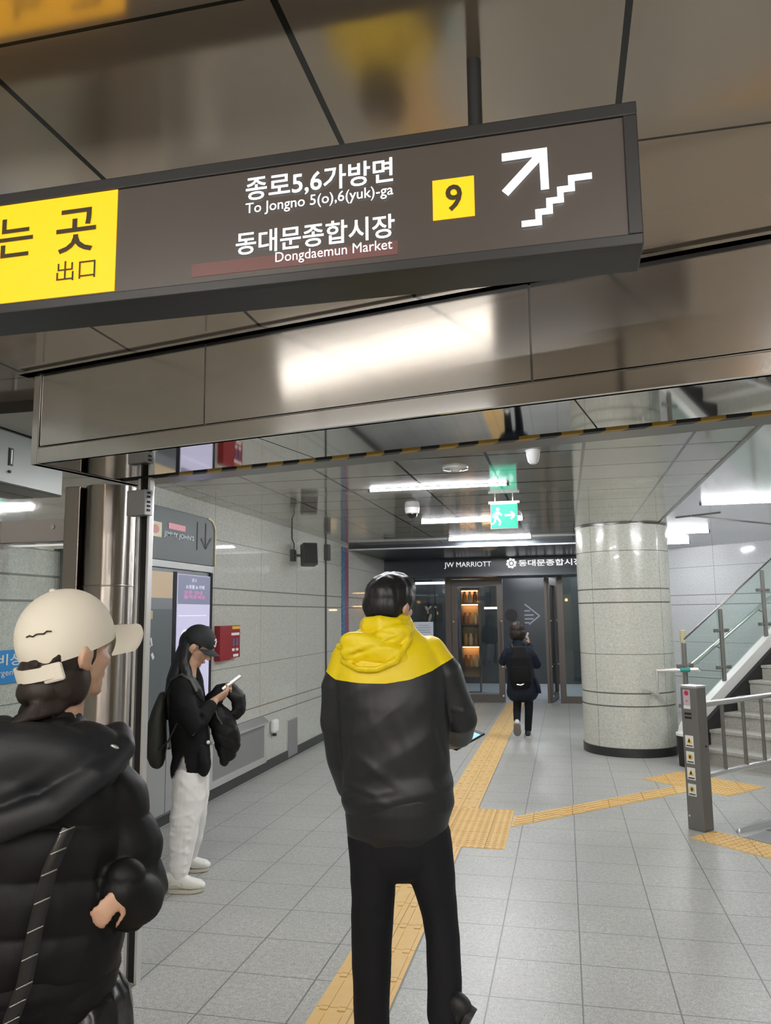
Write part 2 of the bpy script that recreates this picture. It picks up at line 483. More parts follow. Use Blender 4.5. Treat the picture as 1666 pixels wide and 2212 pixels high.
def hazard():
    a = NT('hazard_stripe'); x, y, z = a.xyz()
    s = a.math('ADD', x, a.math('MULTIPLY', y, .9))
    f = a.math('LESS_THAN', a.math('WRAP', s, .166, 0.0), .083)
    a.l(a.mix(f, (.02, .022, .025), (.42, .27, .05)), a.b.inputs['Base Color']); a.b.inputs['Roughness'].default_value = .5
    return a.m
obj('hazard_stripe', B(.32, .480, 2.3245, 6.2, .515, 2.340), hazard(), bt)

# granite column
bm = bmesh.new()
lathe(bm, [(.548, .10), (.548, .560), (.542, .564), (.542, .572), (.548, .576), (.548, .707), (.542, .711), (.542, .719), (.548, .723), (.548, 1.752), (.542, 1.756), (.542, 1.764), (.548, 1.768), (.548, 1.912), (.542, 1.916), (.542, 1.924), (.548, 1.928), (.548, 2.705)], (.719, 10.12, 0), 96)
col = struct('column', bm, M['column'], 'round granite clad column beside the stairs', smooth=True)
obj('base_ring', lathe(bmesh.new(), [(.556, 0), (.556, .095), (.548, .1), (.54, .1)], (.719, 10.12, 0), 96), M['black_base'], col, smooth=True)
obj('top_ring', lathe(bmesh.new(), [(.54, 2.68), (.556, 2.68), (.556, 2.702), (.54, 2.702)], (.719, 10.12, 0), 96), M['steel_dark'], col, smooth=True)

# ------------------------------------------------------------------ shop front at the end of the corridor
DY = 15.05
hd = struct('header', B(-3.2, 14.0, 2.31, 1.3, 15.12, 2.645), M['header'], 'dark header board with white shop lettering')
U, V = (1, 0, 0), (0, 0, 1)
k = 14.0 / 15.0
lettering('lettering', 'JW MARRIOTT', (-2.085, 13.996, 2.452), U, V, .845, .118, M['letter_white'], hd, .0, lift=.002)
bm = bmesh.new()
for i in range(8):
    a = i * math.pi / 4 + .2
    c = (-.885 + .068 * math.cos(a), 2.525 + .068 * math.sin(a))
    poly_plate(bm, [(c[0] + .026 * math.cos(t * math.pi / 6), c[1] + .026 * math.sin(t * math.pi / 6)) for t in range(12)], (0, 13.996, 0), U, V)
poly_plate(bm, [(-.885 + .03 * math.cos(t * math.pi / 6), 2.525 + .03 * math.sin(t * math.pi / 6)) for t in range(12)], (0, 13.996, 0), U, V)
obj('emblem', bm, M['letter_white'], hd)
lettering('lettering', '동대문종합시장', (-.76, 13.996, 2.468), U, V, 1.10, .115, M['letter_white'], hd, .018, lift=.002)

def frame_post(x0, x1, y=DY, z1=2.32): return B(x0, y - .05, 0, x1, y + .05, z1)
w = struct('window_1', frame_post(-3.2, -2.86), M['header'], 'dark glazed shop window left of the doors')
obj('glass', B(-2.86, DY - .006, .1, -2.229, DY + .006, 2.32), M['glass_shop'], w)
obj('bottom_rail', B(-2.86, DY - .04, 0, -2.229, DY + .04, .12), M['brown_frame'], w)
obj('post', frame_post(-2.229, -2.118), M['brown_frame'], w)
def door(name, x0, x1, label, rz=0.0, hinge=None, sw=.11):
    d = lnk(bpy.data.objects.new(name, None)); tag(d, label, None, None, 'structure')
    d.location = (hinge if hinge is not None else x0, DY, 0); W = x1 - x0
    d.rotation_euler = (0, 0, rz)
    obj('stile', B(0, -.035, .01, sw, .035, 2.30), M['brown_frame'], d); obj('stile', B(W - sw, -.035, .01, W, .035, 2.30), M['brown_frame'], d)
    obj('rail', B(sw, -.035, .01, W - sw, .035, .14), M['brown_frame'], d); obj('rail', B(sw, -.035, 2.17, W - sw, .035, 2.30), M['brown_frame'], d)
    obj('glass', B(sw, -.005, .14, W - sw, .005, 2.17), M['glass_shop'], d)
    hb = bmesh.new(); cyl(hb, (W - sw * .5, -.07, .8), (W - sw * .5, -.07, 1.5), .014)
    cyl(hb, (W - sw * .5, -.07, .9), (W - sw * .5, -.03, .9), .01); cyl(hb, (W - sw * .5, -.07, 1.4), (W - sw * .5, -.03, 1.4), .01)
    obj('handle', hb, M['brown_frame'], d, smooth=True)
    for z in (.12, .66, 1.5):
        for x in (sw * .3, W - sw * .3):
            obj('screw_cap', ell(bmesh.new(), (x, -.04, z), (.018, .01, .018), sub=2), M['white'], d, smooth=True)
    return d
door('door_1', -2.113, -1.135, 'brown framed glass door standing closed on the left')
door('door_2', 0, .78, 'brown framed glass door swung open inwards', R(82), -.30, .09)
struct('trim_7', frame_post(-.36, -.31), M['brown_frame'], 'slim door post right of the open doorway')
w = struct('window_2', frame_post(-.13, -.02), M['brown_frame'], 'glazed panel of the shop front beside the column')
obj('glass', B(-.02, DY - .006, .1, .6, DY + .006, 2.32), M['glass_green'], w)
obj('bottom_rail', B(-.02, DY - .04, 0, 1.3, DY + .04, .12), M['brown_frame'], w)
obj('post', frame_post(.6, 1.3), M['brown_frame'], w)
for x, z in ((-.33, 1.5), (-.33, .66)):
    pass
# the shop behind the glass
M['shop_floor'] = granite('shop_floor_tile', (.40, .44, .50), (.52, .56, .63), (.64, .68, .74), .35, lambda a: a.any(a.line(a.xyz()[1], .6, 0, .01)), 60)
M['shop_wall'] = pm('shop_dark_wall', (.035, .042, .05), .3)
struct('floor_shop', B(-4.5, 15.05, -.1, 2, 19.2, 0), M['shop_floor'], 'blue grey tile floor inside the shop')
struct('ceiling_shop', B(-4.5, 15.12, 2.6, 2, 19.2, 2.7), M['shop_wall'], 'dark ceiling inside the shop')
ws = struct('wall_shop', B(-4.5, 19.0, 0, 2, 19.15, 2.6), M['shop_wall'], 'dark wall inside the shop with a pale arrow outline')
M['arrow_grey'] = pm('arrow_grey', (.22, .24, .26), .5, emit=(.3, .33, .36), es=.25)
bm = bmesh.new()
poly_plate(bm, stroke((-.92, 1.86), (-.58, 1.58), .03), (0, 18.99, 0), U, V); poly_plate(bm, stroke((-.58, 1.58), (-.83, 1.38), .03), (0, 18.99, 0), U, V)
for z, x1 in ((1.70, -.80), (1.60, -.72), (1.51, -.72), (1.42, -.82)): poly_plate(bm, rect(-.93, z - .015, x1, z + .015), (0, 18.99, 0), U, V)
obj('arrow_outline', bm, M['arrow_grey'], ws)
obj('disc', cyl(bmesh.new(), (-1.24, 18.985, 1.60), (-1.24, 19.0, 1.60), .15, 32), M['black'], ws)
struct('wall_shop_side', B(-4.5, 15.05, 0, -4.4, 19, 2.6), M['shop_wall'], 'dark side wall inside the shop')
struct('wall_shop_side_right', B(1.9, 15.05, 0, 2, 19, 2.6), M['shop_wall'], 'dark side wall inside the shop behind the column')

# ------------------------------------------------------------------ hanging direction sign
sg = thing('hanging_sign', 'dark overhead direction sign with yellow exit panel and stair arrow', 'sign', (0, 0, 0))
FY = 1.40
SX0, SX1, SZ0, SZ1 = -2.20, .165, 2.303, 2.580
obj('housing', B(SX0, FY + .004, SZ0, SX1, FY + .115, SZ1), M['sign_frame'], sg, bevel=.003)
fr = bmesh.new()
box(fr, SX0, FY - .006, SZ1 - .026, SX1, FY + .01, SZ1); box(fr, SX0, FY - .006, SZ0, SX1, FY + .01, SZ0 + .021)
box(fr, SX1 - .025, FY - .006, SZ0 + .021, SX1, FY + .01, SZ1 - .026); box(fr, SX0, FY - .006, SZ0 + .021, SX0 + .025, FY + .01, SZ1 - .026)
obj('frame', fr, M['sign_frame'], sg, bevel=.002)
obj('face_panel', B(SX0 + .02, FY, SZ0 + .015, SX1 - .02, FY + .006, SZ1 - .02), M['sign_face'], sg)
yp = obj('exit_panel', B(-2.16, FY - .002, 2.328, -.893, FY + .004, 2.556), M['sign_yellow'], sg)
M['sign_black'] = pm('sign_black_print', (.035, .022, .0), .6)
def on_sign(name, body, x0, z0, x1, z1, mat, bold=0., par=sg, lift=.004):
    return lettering(name, body, (x0, FY, z0), U, V, x1 - x0, z1 - z0, mat, par, bold, lift=lift)
for g, x0, x1, z0, z1 in (('나', -1.47, -1.38, 2.425, 2.522), ('가', -1.33, -1.24, 2.425, 2.522), ('는', -1.184, -1.093, 2.430, 2.520), ('곳', -1.036, -.940, 2.423, 2.522)):
    on_sign('lettering', g, x0, z0, x1, z1, M['sign_black'], .012, yp)
on_sign('lettering', '出口', -1.031, 2.361, -.938, 2.406, M['sign_black'], .0, yp)
on_sign('lettering', 'Exit', -1.46, 2.36, -1.33, 2.406, M['sign_black'], .0, yp)
on_sign('lettering', '종로5,6가방면', -.600, 2.484, -.293, 2.538, M['sign_white'], .014)
on_sign('lettering', 'To Jongno 5(o),6(yuk)-ga', -.600, 2.453, -.293, 2.482, M['sign_white'], .005)
on_sign('lettering', '동대문종합시장', -.620, 2.372, -.291, 2.421, M['sign_white'], .014)
on_sign('lettering', 'Dongdaemun Market', -.535, 2.342, -.296, 2.369, M['sign_white'], .0)
M['sign_red'] = pm('sign_faded_red', (.15, .06, .055), .45)
obj('red_strip', B(-.718, FY - .001, 2.338, -.286, FY + .003, 2.366), M['sign_red'], sg)
npn = obj('number_panel', B(-.216, FY - .002, 2.397, -.136, FY + .004, 2.478), M['sign_yellow'], sg)
on_sign('lettering', '9', -.191, 2.410, -.159, 2.464, M['sign_black'], .02, npn)
bm = bmesh.new()
P0 = (0, FY - .004, 0)
poly_plate(bm, [(-.082, 2.512), (.002, 2.512), (.002, 2.498), (-.082, 2.497)], P0, U, V)
poly_plate(bm, [(-.013, 2.500), (.002, 2.500), (.003, 2.430), (-.012, 2.430)], P0, U, V)
poly_plate(bm, stroke((-.078, 2.432), (-.005, 2.505), .016), P0, U, V)
obj('arrow', bm, M['sign_white'], sg)
bm = bmesh.new(); x, z = -.044, 2.366
steps = [(-.044, 2.367)]
for i in range(4): steps += [(x + .026 + .0205 * i, 2.367 + .0195 * i), (x + .026 + .0205 * i, 2.367 + .0195 * (i + 1))]
steps += [(.075, 2.445)]
for p, q in zip(steps, steps[1:]):
    e = .0055; dx = (Vector(q) - Vector(p)).normalized() * e
    poly_plate(bm, stroke(Vector(p) - dx, Vector(q) + dx, .0115), P0, U, V)
obj('stair_pictogram', bm, M['sign_white'], sg)
obj('back_panel', B(SX0 + .03, FY + .114, SZ0 + .02, -.75, FY + .119, SZ1 - .02), M['sign_back'], sg)
obj('back_panel', B(-.74, FY + .114, SZ0 + .02, SX1 - .02, FY + .119, SZ1 - .02), M['sign_face'], sg)
for x in (-.136, -1.9):
    pb = obj('hanger_pole', cyl(bmesh.new(), (x, FY + .06, SZ1 - .01), (x, FY + .06, 2.76), .0145), M['sign_frame'], sg, smooth=True)

# ------------------------------------------------------------------ lights of the place
def tube_light(x0, x1, y, label, mat='tube', z=2.70, group='fluorescent tubes on the corridor ceiling'):
    t = thing('tube_light', label, 'light', ((x0 + x1) / 2, y, z - .010), 0, group); h = (x1 - x0) / 2
    obj('housing', B(-h, -.026, .005, h, .026, .010), M['white'], t)
    obj('end_cap', B(-h - .02, -.018, -.012, -h, .018, .010), M['plastic_grey'], t); obj('end_cap', B(h, -.018, -.012, h + .02, .018, .010), M['plastic_grey'], t)
    obj('tube', cyl(bmesh.new(), (-h, 0, 0), (h, 0, 0), .0095, 12), M[mat], t, smooth=True)
tube_light(-1.56, -.42, 6.34, 'nearest fluorescent tube, left of the green exit sign')
tube_light(-1.56, -.42, 3.98, 'added fluorescent tube hidden behind the steel beam, brightening the woman')  # unseen extra tube, added to brighten the woman and floor; continues the row
tube_light(-1.56, -.42, 8.80, 'fluorescent tube behind the dome camera')
tube_light(-1.56, -.42, 11.0, 'farthest fluorescent tube, just before the dark soffit')
RG = 'fluorescent tubes on the stair ceiling'
tube_light(1.355, 2.5, 8.10, 'large fluorescent tube right of the round column', group=RG)
tube_light(.76, 1.90, 11.0, 'fluorescent tube peeking out behind the column', group=RG)
tube_light(.76, 1.90, 12.68, 'small fluorescent tube lowest behind the column', group=RG)
tube_light(3.2, 4.4, 10.0, 'fluorescent tube over the upper stairs outside the frame', group=RG)
tube_light(3.0, 4.2, 5.5, 'fluorescent tube over the escalator landing outside the frame', group=RG)
HG = 'concourse tubes behind the camera'
for i, (x, y) in enumerate(((-1.6, -.6), (.7, -.9), (2.9, -.6), (-1.6, -3.2), (.7, -3.2), (2.9, -3.2))):
    tube_light(x - .6, x + .6, y, 'concourse fluorescent tube behind the camera', 'hall_tube', 2.76, HG)
for i, x in enumerate((-2.6, -1.7, -.8, .1, 1.0, 1.9, 2.8)):
    t = thing('pendant_lamp', 'warm kiosk pendant lamp behind the camera', 'lamp', (x, -5.4, 2.2 - .25 * (i % 3)), 0, 'warm kiosk pendants behind the camera')
    obj('bulb', ell(bmesh.new(), (0, 0, 0), (.07, .07, .07)), M['warm'], t, smooth=True)
    obj('cord', cyl(bmesh.new(), (0, 0, .05), (0, 0, .56 + .25 * (i % 3)), .005, 8), M['black'], t)

# ------------------------------------------------------------------ corridor ceiling fittings
t = thing('exit_sign', 'green lit exit sign with running figure under the corridor ceiling', 'sign', (-.50, 7.10, 2.41))
obj('housing', B(-.122, 0, 0, .122, .045, .232), M['white'], t, bevel=.004)
fp = obj('face', B(-.118, -.003, .004, .118, .002, .222), M['exit_green'], t)
obj('mount_bar', B(-.14, .005, .232, .14, .04, .252), M['white'], t)
obj('hanger', cyl(bmesh.new(), (-.08, .02, .25), (-.08, .02, .292), .006, 8), M['white'], t); obj('hanger', cyl(bmesh.new(), (.08, .02, .25), (.08, .02, .292), .006, 8), M['white'], t)
bm = bmesh.new(); o = (0, -.004, 0)
poly_plate(bm, [(-.055 + .017 * math.cos(a * math.pi / 6), .178 + .017 * math.sin(a * math.pi / 6)) for a in range(12)], o, U, V)
for p, q, w in (((-.06, .155), (-.072, .095), .036), ((-.055, .155), (-.02, .12), .016), ((-.065, .15), (-.10, .125), .016), ((-.10, .125), (-.098, .10), .014), ((-.065, .10), (-.035, .065), .02), ((-.035, .065), (-.045, .03), .018), ((-.078, .10), (-.085, .06), .02), ((-.085, .06), (-.112, .04), .016)):
    poly_plate(bm, stroke(p, q, w), o, U, V)
obj('running_figure', bm, M['exit_white'], t)
bm = bmesh.new()
for p, q in (((.005, .12), (.095, .12)), ((.095, .12), (.06, .155)), ((.095, .12), (.06, .085))): poly_plate(bm, stroke(p, q, .02), o, U, V)
obj('arrow', bm, M['exit_white'], t)

t = thing('dome_camera', 'white dome security camera between the first two ceiling tubes', 'camera', (-1.44, 7.58, 2.70))
obj('base', lathe(bmesh.new(), [(.075, 0), (.075, -.02), (.068, -.055), (.055, -.06)]), M['white'], t, smooth=True)
obj('dome', ell(bmesh.new(), (0, 0, -.06), (.052, .052, .05)), M['gloss_black'], t, smooth=True)
t = thing('motion_sensor', 'small white cup shaped sensor on the ceiling right of the exit sign', 'sensor', (-.16, 5.09, 2.70))
obj('body', lathe(bmesh.new(), [(.045, 0), (.044, -.03), (.034, -.075), (.02, -.09)]), M['white'], t, smooth=True)
obj('ring', lathe(bmesh.new(), [(.05, .001), (.05, -.008)]), M['white'], t, smooth=True)
t = thing('smoke_detector', 'flat round smoke detector on the corridor ceiling', 'detector', (-.73, 5.55, 2.70))
obj('body', lathe(bmesh.new(), [(.095, 0), (.092, -.012), (.06, -.02)]), M['ceil_right'], t, smooth=True)
obj('core', lathe(bmesh.new(), [(.045, -.018), (.03, -.03)]), M['ceil_right'], t, smooth=True)

# ------------------------------------------------------------------ things on the left wall
WU, WV = (0, 1, 0), (0, 0, 1)            # along the wall, up; faces +X
cb = thing('advert_cabinet', 'grey wall advert cabinet with lit header and lavender screen', 'cabinet', (0, 0, 0))
XF = -3.12
obj('body', B(-3.2, 4.50, .10, XF - .012, 6.61, 2.10), M['cabinet'], cb, bevel=.004)
bm = bmesh.new()
prof = [(5.20, 2.10), (6.61, 2.10), (6.61, 2.43), (6.585, 2.475), (6.54, 2.51), (6.46, 2.525), (5.20, 2.525)]
prism(bm, prof, -3.2, XF + .02, 'x')
hd2 = obj('header', bm, M['cab_head'], cb, bevel=.004)
bm = bmesh.new()
for p, q in zip(prof[1:5], prof[2:6]): poly_plate(bm, stroke(p, q, .016), (XF + .018, 0, 0), WU, WV, .012)
M['cream'] = pm('cream_edge', (.70, .60, .34), .4)
obj('edge_strip', bm, M['cream'], hd2)
obj('lower_shelf', B(-3.2, 5.20, 2.045, XF + .01, 6.60, 2.10), M['cab_low'], cb)
bm = bmesh.new(); HP = (XF + .022, 0, 0)
poly_plate(bm, rect(6.250, 2.225, 6.262, 2.47), HP, WU, WV)
for p, q in (((6.42, 2.475), (6.42, 2.25)), ((6.33, 2.33), (6.42, 2.25)), ((6.42, 2.25), (6.53, 2.345))): poly_plate(bm, stroke(p, q, .022), HP, WU, WV)
obj('arrow', bm, M['black'], hd2)
obj('logo', poly_plate(bmesh.new(), rect(5.42, 2.275, 5.63, 2.395), HP, WU, WV), pm('logo_cream', (.62, .55, .33), .4), hd2)
obj('logo', poly_plate(bmesh.new(), [(5.525 + .06 * math.cos(a * math.pi / 8), 2.335 + .035 * math.sin(a * math.pi / 8)) for a in range(16)], (XF + .025, 0, 0), WU, WV), pm('logo_red', (.55, .12, .08), .4), hd2)
M['pink'] = pm('pink_print', (.75, .16, .24), .4); M['skyprint'] = pm('pale_blue_print', (.62, .78, .84), .4)
obj('printed_bar', poly_plate(bmesh.new(), rect(5.74, 2.360, 6.03, 2.408), HP, WU, WV), M['pink'], hd2)
lettering('lettering', "JIMMY JOHN'S", (XF + .022, 5.67, 2.285), WU, WV, .52, .052, M['skyprint'], hd2, .004, lift=.002)
PP = (XF - .011, 0, 0)
lp = obj('left_door', B(XF - .012, 5.30, .62, XF - .002, 5.885, 2.015), M['cabinet'], cb)
obj('tan_poster', poly_plate(bmesh.new(), rect(5.32, 1.80, 5.875, 2.01), (XF - .002, 0, 0), WU, WV), M['poster_tan'], lp)
obj('grey_label', poly_plate(bmesh.new(), rect(5.32, 1.712, 5.875, 1.80), (XF - .002, 0, 0), WU, WV), pm('slate_label', (.20, .22, .25), .4), lp)
obj('small_card', poly_plate(bmesh.new(), rect(5.44, 1.635, 5.568, 1.70), (XF - .002, 0, 0), WU, WV), M['tan'], lp)
bm = bmesh.new()
for p, q, w in (((5.47, 1.50), (5.52, 1.47), .012), ((5.55, 1.49), (5.57, 1.43), .02), ((5.55, 1.43), (5.50, 1.40), .012), ((5.57, 1.37), (5.60, 1.33), .03)): poly_plate(bm, stroke(p, q, w), (XF - .002, 0, 0), WU, WV)
obj('white_pictogram', bm, M['white'], lp)
obj('black_gap', B(XF - .014, 5.888, .60, XF + .0, 5.950, 2.02), M['gloss_black'], cb)
sc = obj('screen', B(XF - .012, 5.955, .62, XF + .004, 6.565, 2.005), M['screen'], cb)
obj('screen_header', poly_plate(bmesh.new(), rect(5.96, 1.755, 6.56, 2.0), (XF + .004, 0, 0), WU, WV), M['screen_dim'], sc)
lettering('lettering', '광고', (XF + .006, 6.20, 1.945), WU, WV, .09, .03, M['screen_text'], sc, lift=.002)
lettering('lettering', '쇼핑몰 & 카페', (XF + .006, 6.09, 1.885), WU, WV, .35, .035, M['screen_text'], sc, .01, lift=.002)
lettering('lettering', '오픈 안내\n둘러보세요', (XF + .006, 6.06, 1.80), WU, WV, .40, .072, M['screen_pink'], sc, .02, lift=.002)
bm = bmesh.new(); poly_plate(bm, rect(5.97, 1.655, 6.5, 1.662), (XF + .004, 0, 0), WU, WV)
for i in range(16):
    a, b_ = i * math.pi / 8, (i + 1) * math.pi / 8
    poly_plate(bm, stroke((6.1 + .07 * math.cos(a), 1.47 + .07 * math.sin(a)), (6.1 + .07 * math.cos(b_), 1.47 + .07 * math.sin(b_)), .012), (XF + .004, 0, 0), WU, WV)
obj('screen_graphic', bm, M['screen_text'], sc)
obj('black_edge', B(XF - .014, 6.568, .10, XF + .006, 6.615, 2.04), M['gloss_black'], cb)
for a, b in ((5.32, 5.845), (5.855, 6.60)):
    obj('lower_panel', B(-3.15, a, .12, -3.128, b, .60), M['cab_low'], cb, bevel=.003)

t = thing('fire_equipment_box', 'dark red fire equipment box on the granite wall behind the black cap', 'box', (0, 0, 0))
obj('body', B(-3.2, 6.85, 1.235, -3.14, 7.10, 1.56), M['red'], t, bevel=.004)
pn = obj('panel', B(-3.2, 7.10, 1.25, -3.15, 7.335, 1.56), M['red'], t, bevel=.003)
FP = (-3.149, 0, 0)
obj('yellow_label', poly_plate(bmesh.new(), rect(7.14, 1.525, 7.32, 1.552), FP, WU, WV), M['yellow_strip'], pn)
obj('white_label', poly_plate(bmesh.new(), rect(7.12, 1.465, 7.31, 1.49), FP, WU, WV), M['white'], pn)
bm = bmesh.new()
for y in (7.15, 7.235): poly_plate(bm, rect(y, 1.365, y + .045, 1.435), FP, WU, WV)
obj('picture', bm, pm('picture_blue', (.10, .10, .22), .4), pn)
bm = bmesh.new()
for y in (7.14, 7.23): poly_plate(bm, rect(y, 1.315, y + .06, 1.34), FP, WU, WV)
poly_plate(bm, rect(7.17, 1.26, 7.29, 1.285), FP, WU, WV)
obj('white_label', bm, M['white'], pn)

t = thing('wall_speaker', 'black loudspeaker bracketed high on the left granite wall', 'speaker', (-3.2, 9.02, 2.37), 0)
obj('bracket', B(0, -.10, -.07, .05, -.02, .07), M['plastic_grey'], t); obj('arm', cyl(bmesh.new(), (.04, -.06, 0), (.16, .0, 0), .015), M['plastic_grey'], t)
sb = bmesh.new(); Ms = Matrix.Translation((.20, .02, .01)) @ Euler((R(-8), 0, R(35))).to_matrix().to_4x4()
box(sb, -.09, -.075, -.135, .09, .075, .135, Ms)
spk = obj('cabinet', sb, M['plastic_grey'], t, bevel=.012)
sb = bmesh.new(); box(sb, -.078, -.080, -.12, .078, -.074, .12, Ms); box(sb, .089, -.05, -.12, .094, .06, .12, Ms); obj('grille', sb, M['black'], spk)
obj('cable', tube(bmesh.new(), [(.03, -.05, .06), (.03, -.04, .14), (.012, -.06, .2), (.01, -.06, .33)], .007, 8), M['black'], t, smooth=True)

t = thing('conduit_pipe', 'thin grey conduit pipe with junction box running down the granite wall', 'pipe', (-3.188, 10.35, 0))
obj('pipe', cyl(bmesh.new(), (0, 0, .10), (0, 0, 2.45), .012, 10), M['plastic_grey'], t, smooth=True)
obj('junction_box', B(-.01, -.06, 2.40, .05, .06, 2.62), M['plastic_grey'], t, bevel=.004)
obj('pipe', cyl(bmesh.new(), (0, 0, 2.61), (0, 0, 2.70), .012, 10), M['plastic_grey'], t, smooth=True)

def stripe_mat(name, c1, c2):
    a = NT(name); x, y, z = a.xyz(); f = a.math('LESS_THAN', a.noise(28, 1, .5, (1, 3, 1.2)), .42)
    a.l(a.mix(f, c1, c2), a.b.inputs['Base Color']); a.b.inputs['Roughness'].default_value = .45; return a.m
t = thing('banner_strip', 'tall narrow blue and crimson banner strip on the left wall corner', 'banner', (-3.198, 11.15, 0))
obj('blue_half', B(0, 0, .9, .012, .17, 2.66), stripe_mat('banner_blue', (.05, .14, .26), (.20, .30, .42)), t)
obj('crimson_half', B(0, .17, .9, .012, .35, 2.66), stripe_mat('banner_crimson', (.23, .05, .11), (.36, .16, .24)), t)

t = thing('hydrant_hatch', 'steel framed low hatch in the granite wall behind the draped jacket', 'hatch', (0, 0, 0))
bm = bmesh.new()
box(bm, -3.2, 6.72, .10, -3.165, 8.12, .165); box(bm, -3.2, 6.72, .165, -3.165, 6.79, .50); box(bm, -3.2, 8.06, .165, -3.165, 8.12, .50)
obj('frame', bm, M['steel_rail'], t, bevel=.004)
bm = bmesh.new(); prism(bm, [(-3.2, .50), (-3.14, .505), (-3.14, .525), (-3.2, .575)], 6.72, 8.12, 'y'); obj('sloped_hood', bm, M['steel_rail'], t)
obj('panel', B(-3.198, 6.79, .165, -3.178, 8.06, .50), M['concrete'], t)
t = thing('wall_plate', 'upright grey metal plate low on the granite wall', 'plate', (0, 0, 0))
obj('plate', B(-3.2, 8.845, .02, -3.182, 9.17, .435), M['concrete'], t, bevel=.002)
obj('rim', B(-3.2, 8.83, .015, -3.188, 9.185, .445), M['steel_rail'], t)
t = thing('socket_box', 'small white rounded box on the wall between hatch and grey plate', 'box', (0, 0, 0))
obj('body', B(-3.2, 8.29, .372, -3.14, 8.44, .515), M['white'], t, bevel=.025)
obj('button', cyl(bmesh.new(), (-3.19, 8.365, .35), (-3.15, 8.365, .35), .016, 12), M['plastic_grey'], t, smooth=True)

bs = thing('emergency_door_sign', 'blue emergency door sign on the wall beside the white cap', 'sign', (-3.196, 4.08, 1.375))
M['blue'] = pm('sign_blue', (.03, .25, .62), .35)
obj('plate', B(-.004, -.34, -.10, .006, .30, .092), M['blue'], bs)
lettering('lettering', '비', (.006, -.135, .005), WU, WV, .095, .065, M['white'], bs, .012, lift=.002)
lettering('lettering', '상', (.006, -.02, .0), WU, WV, .105, .07, M['white'], bs, .012, lift=.002)
lettering('lettering', '문', (.006, .11, .005), WU, WV, .095, .065, M['white'], bs, .012, lift=.002)
lettering('lettering', 'Emergency Door', (.006, -.24, -.065), WU, WV, .50, .045, M['white'], bs, .0, lift=.002)

t = thing('steel_hanging_box', 'steel box with a dark slot hanging behind the left beam end', 'box', (0, 0, 0))
obj('body', B(-3.19, 3.60, 2.39, -3.0, 4.22, 2.70), pm('box_steel', (.17, .175, .17), .35, .6), t, bevel=.012)
obj('slot', B(-3.001, 3.725, 2.50, -2.994, 3.755, 2.60), M['black'], t); obj('slot_insert', B(-2.996, 3.736, 2.51, -2.992, 3.745, 2.59), M['white'], t)
obj('lock', cyl(bmesh.new(), (-3.0, 3.735, 2.465), (-2.992, 3.735, 2.465), .008, 12), M['black'], t)

# ------------------------------------------------------------------ gate frame on the left
struct('trim_8', B(-3.19, 3.93, 2.088, -2.50, 4.01, 2.214), pm('lintel_steel', (.30, .28, .265), .4, .8), 'brushed steel lintel left of the round steel post')
o = bpy.data.objects['trim_8']
obj('bolt', cyl(bmesh.new(), (-2.85, 3.93, 2.17), (-2.85, 3.925, 2.17), .014, 16), M['steel_dark'], o)
t = thing('glass_partition', 'clear glass partition under the steel lintel at the left edge', 'partition', (0, 0, 0))
obj('pane', B(-3.195, 3.964, .02, -2.58, 3.976, 2.07), M['glass'], t)
obj('top_edge', B(-3.195, 3.958, 2.062, -2.58, 3.982, 2.074), M['steel_rail'], t)
t = thing('steel_post', 'round brushed steel post under the left end of the beam', 'post', (-2.365, 3.75, 0))
obj('shaft', cyl(bmesh.new(), (0, 0, 0), (0, 0, 2.345), .132, 64), M['steel_col'], t, smooth=True)
obj('flat_jamb', B(-.215, -.10, 0, -.125, .08, 2.345), M['steel_col'], t, bevel=.004)
obj('seam_ring', lathe(bmesh.new(), [(.1325, 1.81), (.1335, 1.812), (.1335, 1.816), (.1325, 1.818)], (0, 0, 0), 64), M['steel_dark'], t, smooth=True)
t = thing('shutter_guide', 'slim twin rail shutter guide post beside the round steel post', 'post', (-1.985, 3.45, 0), -R(11.5))
for x in (-.036, .026):
    obj('rail', B(x - .007, -.014, 0, x + .009, .016, 2.33), M['steel_rail'], t, bevel=.002)
obj('channel', B(-.03, .0, 0, .022, .014, 2.33), M['slot'], t)
lk = obj('lock_box', B(-.075, -.055, 2.14, .04, -.0, 2.265), M['concrete'], t, bevel=.003)
bm = bmesh.new()
for z in (2.16, 2.18, 2.20, 2.225, 2.245): box(bm, .041, -.04, z, .044, -.02, z + .01)
obj('perforation', bm, M['slot'], lk)

# ------------------------------------------------------------------ tactile paving
def bars(bm, x0, y0, x1, y1, M4=None, nb=4, dots=False):
    """raised guide bars (or studs) tile by tile inside a local rectangle, bars run along y"""
    T = .31
    nx = max(1, round((x1 - x0) / T)); ny = max(1, round((y1 - y0) / T)); tx = (x1 - x0) / nx; ty = (y1 - y0) / ny
    box(bm, x0, y0, 0, x1, y1, .004, M4)
    for i in range(nx):
        for j in range(ny):
            ax, ay = x0 + i * tx, y0 + j * ty
            if dots:
                for u in range(6):
                    for v in range(6):
                        cx, cy = ax + tx * (u + .5) / 6, ay + ty * (v + .5) / 6; r = .0145
                        prism(bm, [(cx + r * math.cos(k * math.pi / 3), cy + r * math.sin(k * math.pi / 3)) for k in range(6)], .003, .008, 'z', M4)
            else:
                for u in range(nb):
                    cx = ax + tx * (u + .5) / nb; w = .017
                    box(bm, cx - w, ay + .016, .003, cx + w, ay + ty - .016, .0085, M4)
    return bm
def tactile(name, label, rects, M4=None, dots=False):
    bm = bmesh.new()
    for r in rects: bars(bm, *r, M4=M4, dots=dots)
    return tag(obj(name, bm, M['tactile']), label, 'tactile paving')
tactile('tactile_paving', 'long yellow tactile strip passing under the walking man', [(-1.095, -1.2, -.785, 5.80)])
